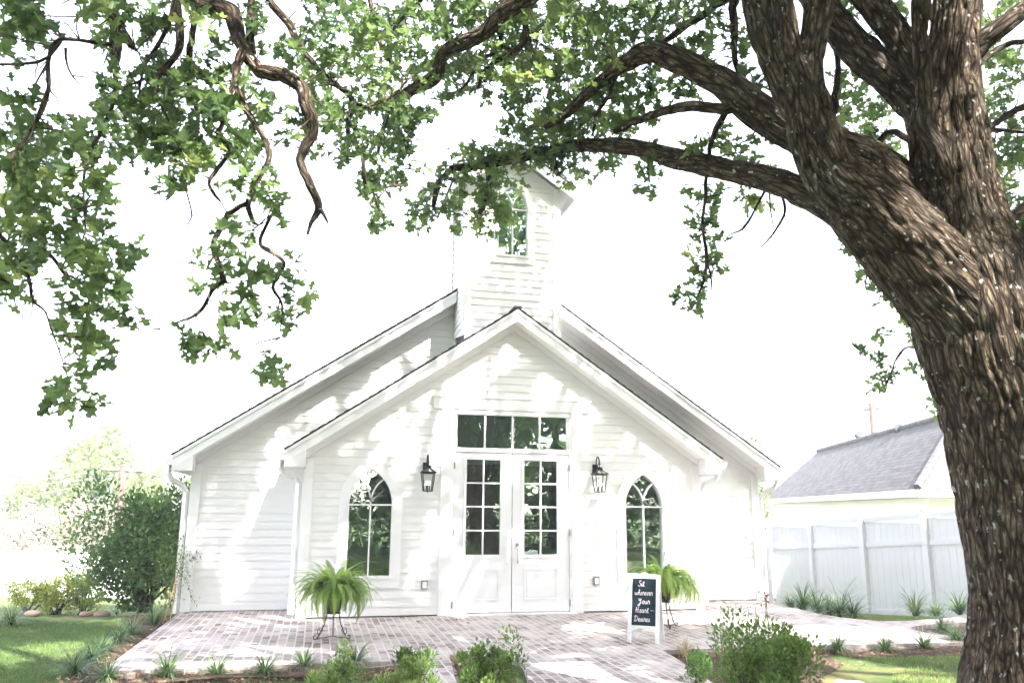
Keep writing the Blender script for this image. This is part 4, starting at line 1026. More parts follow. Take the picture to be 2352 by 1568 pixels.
# climbing vine sprays on the corner
t = thing('climbing_vine', 'thin feathery vine spilling from the tall shrub over the chapel left corner', 'vine', (-5.0, .9, 0))
mb = MB(); pp = []; dd = []
for (P) in ([(395, 1400), (400, 1330), (415, 1290), (440, 1270), (450, 1285)], [(400, 1340), (420, 1300), (452, 1280), (456, 1272)], [(405, 1300), (430, 1330), (440, 1360), (452, 1385)], [(400, 1350), (415, 1310), (430, 1300), (436, 1320)], [(395, 1380), (392, 1320), (400, 1280), (420, 1268)]):
    Q = [ony(u, v, 1.02)-np.array([0, .12, 0]) for u, v in P]; C_ = catmull(np.array([[*q, .003] for q in Q]), .05)
    mb.tube([c_[:3] for c_ in C_], .0022, 4)
    for c_ in C_:
        for k in range(4): pp.append(c_[:3]+rng.normal(0, .03, 3)); dd.append(rng.normal(0, 1, 3))
pq = ony(398, 1290, 1.0)
for k in range(900): pp.append(pq+rng.normal(0, 1, 3)*np.array([.13, .12, .22])-np.array([.03, .15, 0])); dd.append(rng.normal(0, 1, 3)+np.array([0, 0, .4]))
mb.build('stem', TWIG, t); scatter('foliage', ELV, ELF, np.array(pp), frames(np.array(dd)), rng.uniform(.018, .045, len(pp)), BOXLEAF, t)
# edging stones in the left bed
for i, (u, v, s_, lab) in enumerate([(72, 1424, .12, 'reddish edging stone beside the far left tuft'), (195, 1420, .1, 'pale edging stone under the yellow green hedge, left one'), (232, 1418, .12, 'larger edging stone under the tall shrub, right one')]):
    s_ *= .6; b = at(u, v, 12.6); mb = MB(); k = 14; vs = []
    for a in range(7):
        th = math.pi*a/6
        for q in range(k):
            ph = 2*math.pi*q/k; rr = 1+.15*math.sin(ph*3+i)+.1*random.random(); vs.append((b[0]+s_*1.6*rr*math.sin(th)*math.cos(ph), b[1]+s_*rr*math.sin(th)*math.sin(ph), gz(b[0], b[1])+s_*.75*math.cos(th)+.03))
    mb.mesh(vs, [(a*k+q, (a+1)*k+q, (a+1)*k+(q+1) % k, a*k+(q+1) % k) for a in range(6) for q in range(k)])
    tag(mb.build('edging_stone', STONE, None, True), lab, 'stone', 'edging stones of the left bed')

# lawn blades (nobody could count them)
def inpoly(x, y, P):
    c = np.zeros(len(x), bool); j = len(P)-1
    for i in range(len(P)):
        xi, yi = P[i]; xj, yj = P[j]; c ^= ((yi > y) != (yj > y)) & (x < (xj-xi)*(y-yi)/(yj-yi+1e-12)+xi); j = i
    return c
def lawn(polys, dens):
    PX = []
    for P, dn in polys:
        P = np.array(P); x0, y0 = P.min(0); x1, y1 = P.max(0); n = int((x1-x0)*(y1-y0)*dn*dens)
        x = rng.uniform(x0, x1, n); y = rng.uniform(y0, y1, n); k = inpoly(x, y, P); x = x[k]; y = y[k]
        z = np.array([gz(a, b_) for a, b_ in zip(x, y)])-.005; PX.append(np.stack([x, y, z], 1))
    p = np.vstack(PX); n = len(p); d = rng.normal(0, .55, (n, 3)); d[:, 2] = 1
    pat = np.sin(p[:, 0]*1.9+1.3*np.sin(p[:, 1]*1.4))*np.cos(p[:, 1]*2.3+p[:, 0]*.7)*.5+.5
    tv = [(-.08, 0, 0), (.07, 0, 0), (.05, .6, .05), (0, 1, .18), (-.05, .6, .05)]
    o = scatter('lawn_grass', tv, [(0, 1, 2, 3, 4)], p, frames(d, rng.normal(0, 1, (n, 3))), rng.uniform(.025, .06, n), GRASS, None, rnd=np.clip(rng.random(n)*.55+pat**2*.5, 0, 1))
    tag(o, 'short mown lawn grass with dry patches around the terrace', 'grass', None, 'stuff')
lawn([([(-12, 2.2), (-7.5, 1.6), (-6.1, .5), (-5.45, .05), (-5.15, -.6), (-5.08, -2.), (-5.12, -3.8), (-5.3, -4.5), (-8, -5.2), (-12, -3)], 2600),
      ([(-5.3, -4.5), (-4.8, -4.15), (-3.4, -4.0), (-2.2, -4.15), (-2.0, -6.2), (-6, -6.2), (-8, -5.2)], 3000),
      ([(4.9, 1.2), (4.85, -1.0), (5.3, -1.6), (6.3, -1.5), (7.6, -1.1), (11, -.8), (11, 3), (6, 3)], 1800),
      ([(3.1, -3.95), (5, -4.1), (8, -4.4), (9, -7), (2.5, -6.5), (2.55, -5.2), (2.85, -4.85), (3.3, -4.6)], 3000)], 1.0)
# dry leaves and bark chips lying on beds and paving
n = 900; P = []
for _ in range(n):
    k = random.random()
    if k < .45: P.append((random.uniform(-5.2, -1.9), random.uniform(-4.2, -3.6), -.03))
    elif k < .6: P.append((random.uniform(.95, 2.9), random.uniform(-4.6, -3.55), -.025))
    elif k < .75: P.append((random.uniform(2.9, 5), random.uniform(-4.0, -3.65), -.035))
    elif k < .9: P.append((random.uniform(-5.3, -4.95), random.uniform(-3.8, .5), -.035))
    else: P.append((random.uniform(-4.8, 4.5), random.uniform(-3.3, .9), .006))
P = np.array(P); d = rng.normal(0, 1, (n, 3)); d[:, 2] *= .25
LITTER = leafmat('dry_leaf', (.12, .07, .04), (.42, .28, .16), .2, .8)
tag(scatter('leaf_litter', QV, QF, P, frames(d), rng.uniform(.02, .06, n), LITTER), 'scattered dry leaves on the beds and paving', 'leaf litter', None, 'stuff')

# ================================================================== right fence, neighbouring house, poles
fp = [(1668, 1176+22, 1386, 18.6), (1768, 1193, 1386, 17.9), (1861, 1189, 1388, 17.2), (1979, 1180, 1393, 15.95), (2123, 1169, 1402, 14.7)]
posts = []
for u, vt, vb, t_ in fp: a = at(u, vt, t_); posts.append((a[0], a[1], a[2]))
d = np.array(posts[-1])-np.array(posts[-2])
for k in range(1, 4): posts.append(tuple(np.array(posts[4])+d*k*1.0))
fence = thing('vinyl_fence', 'tall white vinyl privacy fence between the right lawn and the grey roofed house', 'fence', (posts[4][0], posts[4][1], gz(posts[4][0], posts[4][1])))
for i, (x, y, zt) in enumerate(posts):
    zb = gz(x, y)-.1; mb = MB(); mb.box(x-.065, x+.065, y-.065, y+.065, zb, zt); mb.mesh([(x-.08, y-.08, zt), (x+.08, y-.08, zt), (x+.08, y+.08, zt), (x-.08, y+.08, zt), (x, y, zt+.05)], [(0, 1, 4), (1, 2, 4), (2, 3, 4), (3, 0, 4), (3, 2, 1, 0)])
    mb.build('post', VINYL, fence)
def fbar(mb, A, B, z0a, z1a, z0b, z1b, w):
    A = np.array(A[:2]); B = np.array(B[:2]); dd = (B-A)/np.linalg.norm(B-A); nn = np.array([-dd[1], dd[0]])*w
    A = A+dd*.065; B = B-dd*.065
    q = [(*(A-nn), z0a), (*(B-nn), z0b), (*(B+nn), z0b), (*(A+nn), z0a), (*(A-nn), z1a), (*(B-nn), z1b), (*(B+nn), z1b), (*(A+nn), z1a)]
    mb.mesh(q, [(0, 3, 2, 1), (4, 5, 6, 7), (0, 1, 5, 4), (1, 2, 6, 5), (2, 3, 7, 6), (3, 0, 4, 7)])
for a, b in zip(posts[:-1], posts[1:]):
    ga, gb = gz(a[0], a[1])-.03, gz(b[0], b[1])-.03; za, zb = a[2]-.07, b[2]-.07
    mb = MB(); fbar(mb, a, b, za-.09, za, zb-.09, zb, .035); fbar(mb, a, b, za-.56, za-.47, zb-.56, zb-.47, .035); fbar(mb, a, b, ga, ga+.15, gb, gb+.15, .035); split_build(mb, 'rail', VINYL, fence)
    mb = MB(); n = 10; A = np.array(a); B = np.array(b)
    for k in range(n):
        p = A+(B-A)*(k+.02)/n; q = A+(B-A)*(k+.98)/n
        dd = (B-A)[:2]; dd = dd/np.linalg.norm(dd); 
        if k == 0: p[:2] += dd*.066
        if k == n-1: q[:2] -= dd*.066
        nn = np.array([-dd[1], dd[0]])*.012
        z0 = gz(p[0], p[1])+.1; zt_ = za-.08
        vs = [(*(p[:2]-nn), z0), (*(q[:2]-nn), z0), (*(q[:2]+nn), z0), (*(p[:2]+nn), z0), (*(p[:2]-nn), zt_), (*(q[:2]-nn), zt_), (*(q[:2]+nn), zt_), (*(p[:2]+nn), zt_)]
        mb.mesh(vs, [(0, 3, 2, 1), (4, 5, 6, 7), (0, 1, 5, 4), (1, 2, 6, 5), (2, 3, 7, 6), (3, 0, 4, 7)])
    mb.build('panel', VINYL, fence)
# house with hip roof
A = at(2107, 1121, 18.5); Bp = at(1752, 1147, 36.0); ez = A[2]; Bp[2] = ez
ax = (Bp-A); ax[2] = 0; HL = np.linalg.norm(ax); ax /= HL; ay = np.array([ax[1], -ax[0], 0]);
if ay@np.array([1, .3, 0]) < 0: ay = -ay
def solve_ridge():
    best = None
    for w_ in np.linspace(4, 16, 61):
        for s_ in np.linspace(.3, 1.3, 51):
            p = A+ax*w_/2+ay*w_/2+np.array([0, 0, s_*w_/2]); u, v, _ = proj(p); e = (u-2156)**2+(v-953)**2
            if best is None or e < best[0]: best = (e, w_, s_)
    return best
_, HW, HS = solve_ridge(); print('house', HL, HW, HS, ez, solve_ridge())
house = thing('neighbour_house', 'pale neighbouring house with a grey shingled hip roof behind the fence', 'house', (A[0], A[1], gz(A[0], A[1])))
Lx = HL
c0 = A; c1 = A+ax*Lx; c2 = c1+ay*HW; c3 = A+ay*HW; ra = A+ax*HW/2+ay*HW/2+np.array([0, 0, HS*HW/2]); rb = c1-ax*HW/2+ay*HW/2+np.array([0, 0, HS*HW/2])
def hip_face(poly, o, e):
    mb = MB(); mb.poly(poly); up = np.cross(e, np.cross(np.array(poly[1])-poly[0], np.array(poly[2])-poly[0])); up /= np.linalg.norm(up)
    return mb, (lambda v: (float((np.array(v)-o)@e), float((np.array(v)-o)@up)))
mbs = MB(); uvf = {}
V = [c0, c1, c2, c3, ra, rb]
me = MB()
for poly, o, e in (([c0, c1, rb, ra], c0, ax), ([c3, c0, ra], c3, -ay), ([c1, c2, rb], c1, ay), ([c2, c3, ra, rb], c2, -ax)):
    k, f = hip_face(poly, o, e); k.build('roof', SHINGLE2, house, uv=f)
mb = MB(); mb.tube([c0+np.array([0, 0, .02]), ra+np.array([0, 0, .03])], .09, 6); mb.tube([ra+np.array([0, 0, .03]), rb+np.array([0, 0, .03])], .09, 6); mb.build('ridge_cap', SHINGLE2, house, uv=lambda v: (v[0]+v[1], v[2]))
mb = MB(); i_ = .35
q = [c0+(ax+ay)*i_, c1+(-ax+ay)*i_, c2+(-ax-ay)*i_, c3+(ax-ay)*i_]
mb.prism([(p[0], p[1], gz(A[0], A[1])-2.5) for p in q], (0, 0, ez-.2-gz(A[0], A[1])+2.5)); mb.build('wall', CREAM, house)
mb = MB(); mb.prism([(p[0], p[1], ez-.19) for p in (c0, c1, c2, c3)], (0, 0, .18)); mb.build('fascia', CREAM, house)
for (u, v) in ((2065, 987), (1976, 1001)):
    # vents standing on the left roof face
    nrm = np.cross(ax, ra-c0); nrm /= np.linalg.norm(nrm); nrm = nrm if nrm[2] > 0 else -nrm; rr = ray(u, v); tt = ((c0-CO)@nrm)/(rr@nrm); p = CO+rr*tt
    up = np.cross(nrm, ax); up = up if up[2] > 0 else -up
    mb = MB(); q = [p-ax*.16-up*.12, p+ax*.16-up*.12, p+ax*.16+up*.12, p-ax*.16+up*.12]; tp = [a+nrm*.16 for a in q]
    mb.mesh(q+tp, [(0, 1, 5, 4), (1, 2, 6, 5), (2, 3, 7, 6), (3, 0, 4, 7), (4, 5, 6, 7)]); mb.build('roof_vent', DARKBOX, house)
def upole(u, v0, v1, t_, lab, arm=None, lean_=0, wires=()):
    b = at(u+lean_, v1, t_); tp = at(u, v0, t_); b[2] = min(b[2], gz(b[0], b[1]))
    t = thing('utility_pole', lab, 'utility pole', tuple(b), 'utility poles in the background')
    mb = MB(); mb.tube([b, tp], [.16, .11], 10); mb.build('pole', POLEW, t)
    if arm:
        a0 = at(arm[0], arm[2], t_); a1 = at(arm[1], arm[3], t_+1.0); mb = MB(); mb.tube([a0, a1], .06, 4); mb.build('crossarm', POLEW, t)
        mb = MB()
        for f in (.05, .25, .75, .95): p = a0+(a1-a0)*f; mb.lathe([(.03, 0), (.05, .06), (.02, .16)], p, 8)
        mb.build('insulator', TRIM, t)
    if wires:
        mb = MB()
        for (a, b_) in wires:
            P = [at(a[0]+(b_[0]-a[0])*f, a[1]+(b_[1]-a[1])*f+10*math.sin(f*math.pi), t_+8*f) for f in np.linspace(0, 1, 12)]; mb.tube(P, .018, 4)
        mb.build('wire', GREYP, t)
    return tp
upole(281, 1068, 1300, 33, 'brown utility pole with a crossarm before the pale left trees', (232, 330, 1078, 1083), -8, [((240, 1078), (-40, 1100)), ((325, 1080), (-40, 1115)), ((281, 1090), (-40, 1150)), ((325, 1082), (470, 1095))])
tp = upole(2001, 925, 1000, 34, 'weathered wooden pole stub rising behind the grey house roof', (1985, 2020, 940, 938), 1)
# left white wall (far)
mb = MB(); a = at(-200, 1262, 30); b = at(238, 1258, 30); c = at(330, 1262, 30)
wl = thing('boundary_wall', 'bright white boundary fence behind the left hedge', 'fence', (a[0], a[1], gz(a[0], a[1])))
Q = [a, b, c]
for p, q in zip(Q[:-1], Q[1:]):
    dd = (q-p)[:2]; dd /= np.linalg.norm(dd); nn = np.array([-dd[1], dd[0]])*.05
    mb.prism([(*(p[:2]-nn), gz(p[0], p[1])-.3), (*(q[:2]-nn), gz(q[0], q[1])-.3), (*(q[:2]+nn), gz(q[0], q[1])-.3), (*(p[:2]+nn), gz(p[0], p[1])-.3)], (0, 0, p[2]-gz(p[0], p[1])+.3))
mb.build('panel', VINYL, wl)
for k in range(9):
    p = a+(b-a)*k/8; mb = MB(); mb.box(p[0]-.08, p[0]+.08, p[1]-.1, p[1]+.08, gz(p[0], p[1])-.2, p[2]+.08); mb.build('post', VINYL, wl)

# ================================================================== background trees
def tree(b, r, h, n, mat, lab, ls_=.25, ncl=40, grp=None, trunk=.18, low=.25, name='tree', lim=8, wild=.28, bark=None):
    b = np.array(b, float); t = thing(name, lab, 'tree', tuple(b), grp)
    W = np.array([[b[0], b[1], b[2]-.2, trunk*1.5], [b[0]+.1, b[1], b[2]+h*.25, trunk], [b[0]-.1, b[1]+.1, b[2]+h*.55, trunk*.6], [b[0], b[1], b[2]+h*.9, trunk*.15]])
    L = [wlimb(W, .2, .06, .03, 3, .12)]
    q = rng.normal(0, 1, (ncl, 3)); q /= np.linalg.norm(q, axis=1, keepdims=True); q *= rng.uniform(.45, .95, (ncl, 1))
    cl = b+np.array([0, 0, h*(low+(1-low)/2)])+q*np.array([r, r, h*(1-low)/2])
    for k in range(lim):
        s = b+np.array([0, 0, h*rng.uniform(.2, .55)]); m_ = (s+cl[k])/2+np.array([0, 0, .1*h*.3]); L.append(wlimb(np.array([[*s, trunk*.5], [*m_, trunk*.3], [*cl[k], trunk*.08]]), .2, .06, .01, 5, .08))
    for _ in L: SAMPLES.pop()
    build_limbs('trunk', L, bark or BARK, t)
    idx = rng.integers(0, ncl, n); off = rng.normal(0, 1, (n, 3)); off /= np.linalg.norm(off, axis=1, keepdims=True)
    p = cl[idx]+off*(rng.random(n)**.5)[:, None]*wild*np.array([r, r, h*.45])*rng.uniform(.5, 1.4, ncl)[idx][:, None]
    cr = rng.random(ncl)*.5
    scatter('crown', QV, QF, p, frames(off+rng.normal(0, .8, (n, 3))), rng.uniform(.6, 1.3, n)*ls_, mat, t, rnd=np.clip(cr[idx]+rng.random(n)*.5, 0, 1)); return t
MIDLEAF = leafmat('mid_far_leaf', (.1, .17, .06), (.26, .35, .14), .45)
G1 = 'pale trees beyond the left fence'
def btree(u, vtop, vbot, wpx, t_, n, mat, lab, **k):
    b = at(u, vbot, t_); b[2] = gz(b[0], b[1]); tp = at(u, vtop, t_); return tree(b, wpx/2*t_/FOC, tp[2]-b[2], n, mat, lab, **k)
btree(195, 975, 1370, 250, 40, 9000, BGLEAF, 'tallest pale green tree beyond the left fence', ls_=.22, grp=G1, ncl=60)
btree(80, 1045, 1370, 200, 38, 5000, BGLEAF, 'pale green tree at the far left edge', ls_=.2, grp=G1, ncl=40)
btree(310, 1065, 1370, 130, 39, 3500, BGLEAF, 'pale green tree behind the utility pole', ls_=.2, grp=G1, ncl=30)
btree(425, 1035, 1370, 90, 30, 2600, BGLEAF, 'slim light green tree just left of the chapel eave', ls_=.16, grp=G1, ncl=24, low=.1)
btree(60, 1140, 1370, 190, 33, 4200, BGPALE, 'dry pinkish brush at the left edge above the white fence', ls_=.12, grp='dry brush above the white fence', low=.15, name='dry_bush', trunk=.06)
btree(190, 1125, 1370, 200, 34, 5200, BGPALE, 'dry pinkish brush before the tallest pale tree', ls_=.12, grp='dry brush above the white fence', low=.15, name='dry_bush', trunk=.06)
btree(1720, 965, 1370, 120, 27, 5200, MIDLEAF, 'light green pointed tree rising behind the chapel right eave', ls_=.13, ncl=40, low=.1)
btree(1692, 935, 1370, 50, 27.5, 1500, MIDLEAF, 'thin leafy treetop just above the right roof slope', ls_=.12, ncl=16, low=.3)
# trees behind the photographer, seen mirrored in the panes
G2 = 'trees across the lawn mirrored in the panes'
for i, (x, y, r, h, lab) in enumerate([(-15, -30, 5, 11, 'broad shade tree furthest left of those mirrored in the panes'), (-7, -36, 5.5, 13, 'tall shade tree mirrored in the left arched pane'), (1, -33, 5, 12, 'shade tree mirrored in the left door pane'), (8, -37, 6, 13, 'tall shade tree mirrored in the right door pane'), (15, -31, 5, 11, 'shade tree mirrored in the right arched pane'), (23, -28, 5.5, 12, 'broad shade tree furthest right of those mirrored in the panes'), (-24, -26, 5.5, 11, 'shade tree at the end of the mirrored row')]):
    tree((x*.95, y*.4-8.5, -.15), r*1.0, h*1.0, 8000, OAKLEAF, lab, ls_=.42, ncl=70, grp=G2, trunk=.3, low=.0, wild=.24)

hd = thing('hedge', 'long dark hedge added out of view to darken the low pane reflections', 'hedge', (2, -23, 0))  # added behind the camera to cover the bright lawn in the pane reflections
n = 26000; hp = np.stack([rng.uniform(-22, 26, n), -23+rng.normal(0, .5, n), rng.uniform(0, 2.6, n)**1.0], 1); hp[:, 2] += .25*np.sin(hp[:, 0]*1.7)-.1
scatter('foliage', QV, QF, hp, frames(rng.normal(0, 1, (n, 3))), rng.uniform(.16, .3, n), DKLEAF, hd)
mb = MB()
for k in range(40): mb.tube([(-22+k*1.22, -23, -.2), (-22+k*1.22+.1, -23, 1.0), (-22+k*1.22, -23.1, 2.0)], [.04, .03, .01], 5)
mb.build('stem', TWIG, hd)
# ================================================================== THE OAK
oak = thing('oak_tree', 'massive old oak with furrowed grey bark arching over the chapel from the right', 'tree', tuple(onz(2370, 1800, -.1)))
SAMPLES.clear()
T = 4.8
big = []
trunk = [(2372, 1860, T, 235), (2372, 1740, T, 200), (2370, 1568, T, 170), (2366, 1400, T, 144), (2352, 1250, T, 146), (2327, 1050, T, 150), (2300, 900, T, 160), (2264, 770, T, 165), (2238, 650, T, 152), (2205, 520, T+.05, 112), (2187, 400, T+.08, 96), (2178, 300, T+.1, 88), (2182, 200, T+.12, 72), (2190, 100, T+.15, 60), (2200, 0, T+.2, 53), (2212, -200, T+.3, 46), (2230, -500, T+.5, 34), (2210, -900, T+.6, 20)]
big.append(limb(trunk, .009, .036, .017, 1, .0075))
big.append(limb([(2330, 880, T+.02, 120), (2350, 780, T+.02, 118), (2378, 690, T, 100), (2412, 600, T, 88), (2450, 480, T, 82), (2500, 300, T, 74), (2560, 0, T, 62), (2700, -400, T, 45), (2900, -800, T, 22)], .012, .032, .016, 2, .011))
big.append(limb([(2300, 860, T, 130), (2235, 745, T-.02, 132), (2150, 640, T-.02, 120), (2065, 548, T, 108), (1985, 470, T, 92), (1915, 405, T+.02, 68), (1880, 340, T+.03, 58), (1858, 270, T+.03, 54), (1842, 205, T+.02, 50), (1812, 120, T, 33), (1798, 30, T-.02, 27), (1790, -60, T-.05, 25), (1770, -300, T-.2, 18)], .011, .028, .015, 3, .010))
big.append(limb([(1915, 400, T+.1, 34), (1870, 300, T+.06, 40), (1822, 230, T+.05, 36), (1786, 160, T+.06, 30), (1757, 88, T+.06, 31), (1738, 0, T+.05, 34), (1722, -90, T+.05, 32), (1700, -350, T+.2, 24)], .012, .026, .012, 4, .010))
big.append(limb([(1900, 400, T+.06, 34), (1872, 300, T+.03, 40), (1855, 210, T-.01, 38), (1862, 120, T-.02, 31), (1880, 20, T-.03, 33), (1892, -100, T-.05, 30), (1910, -400, T-.3, 20)], .012, .026, .012, 5, .010))
big.append(limb([(2110, 560, T+.15, 90), (2050, 450, T+.22, 80), (1975, 375, T+.28, 62), (1890, 330, T+.3, 48), (1806, 296, T+.35, 42), (1735, 252, T+.4, 38), (1668, 198, T+.45, 34), (1600, 158, T+.55, 30), (1530, 128, T+.7, 27), (1482, 120, T+.85, 23), (1445, 142, T+1.0, 19), (1408, 165, T+1.15, 15), (1360, 205, T+1.3, 12), (1300, 262, T+1.5, 10), (1255, 292, T+1.7, 8)], .012, .028, .013, 6, .010))
big.append(limb([(2010, 510, T+.05, 70), (1945, 482, T+.08, 50), (1858, 446, T+.15, 35), (1755, 408, T+.35, 28), (1640, 384, T+.65, 24), (1562, 366, T+.9, 23), (1500, 350, T+1.1, 20), (1438, 337, T+1.3, 18), (1333, 334, T+1.7, 14), (1241, 354, T+2.1, 12), (1157, 369, T+2.4, 10), (1100, 379, T+2.5, 10), (1034, 387, T+2.6, 7)], .012, .026, .011, 7, .010))
big.append(limb([(2190, 420, T+.12, 70), (2150, 320, T+.25, 58), (2108, 240, T+.4, 48), (2050, 180, T+.5, 44), (1982, 123, T+.65, 41), (1922, 57, T+.8, 38), (1875, 0, T+1, 35), (1800, -120, T+1.3, 28), (1700, -300, T+1.8, 18)], .012, .028, .013, 8, .010))
big.append(limb([(2185, 300, T+.2, 54), (2150, 230, T+.3, 44), (2102, 155, T+.4, 38), (2053, 72, T+.5, 34), (2010, 15, T+.6, 33), (1950, -70, T+.8, 30), (1850, -300, T+1.4, 20)], .012, .028, .012, 9, .010))
big.append(limb([(2190, 230, T+.1, 44), (2215, 145, T+.08, 32), (2248, 104, T+.05, 28), (2300, 62, T, 25), (2352, 22, T, 22), (2450, -50, T-.1, 20), (2650, -200, T-.3, 14)], .012, .026, .012, 10, .010))
big.append(limb([(1700, 236, T+.42, 18), (1660, 248, T+.45, 13), (1600, 243, T+.55, 12), (1550, 247, T+.7, 11), (1500, 266, T+.85, 10), (1455, 284, T+1.0, 9), (1415, 300, T+1.1, 7)], .014, .024, .006, 11, .010))
trunk_o = build_limbs('trunk', big, BARK, oak)
st = limb([(2185, 470, T+.0, 20), (2150, 360, T-.14, 24), (2126, 260, T-.16, 22), (2122, 170, T-.2, 20), (2117, 100, T-.22, 20), (2115, 0, T-.25, 19), (2110, -90, T-.25, 17)], .014, .024, .006, 12, .01)
build_limbs('dead_stem', [st], BARK, oak)
build_limbs('peeled_stub', [limb([(2116.5, 48, T-.235, 20.5), (2115, 0, T-.25, 20), (2110, -110, T-.25, 18)], .014, .024, .004, 12, .01)], YBARK, oak)
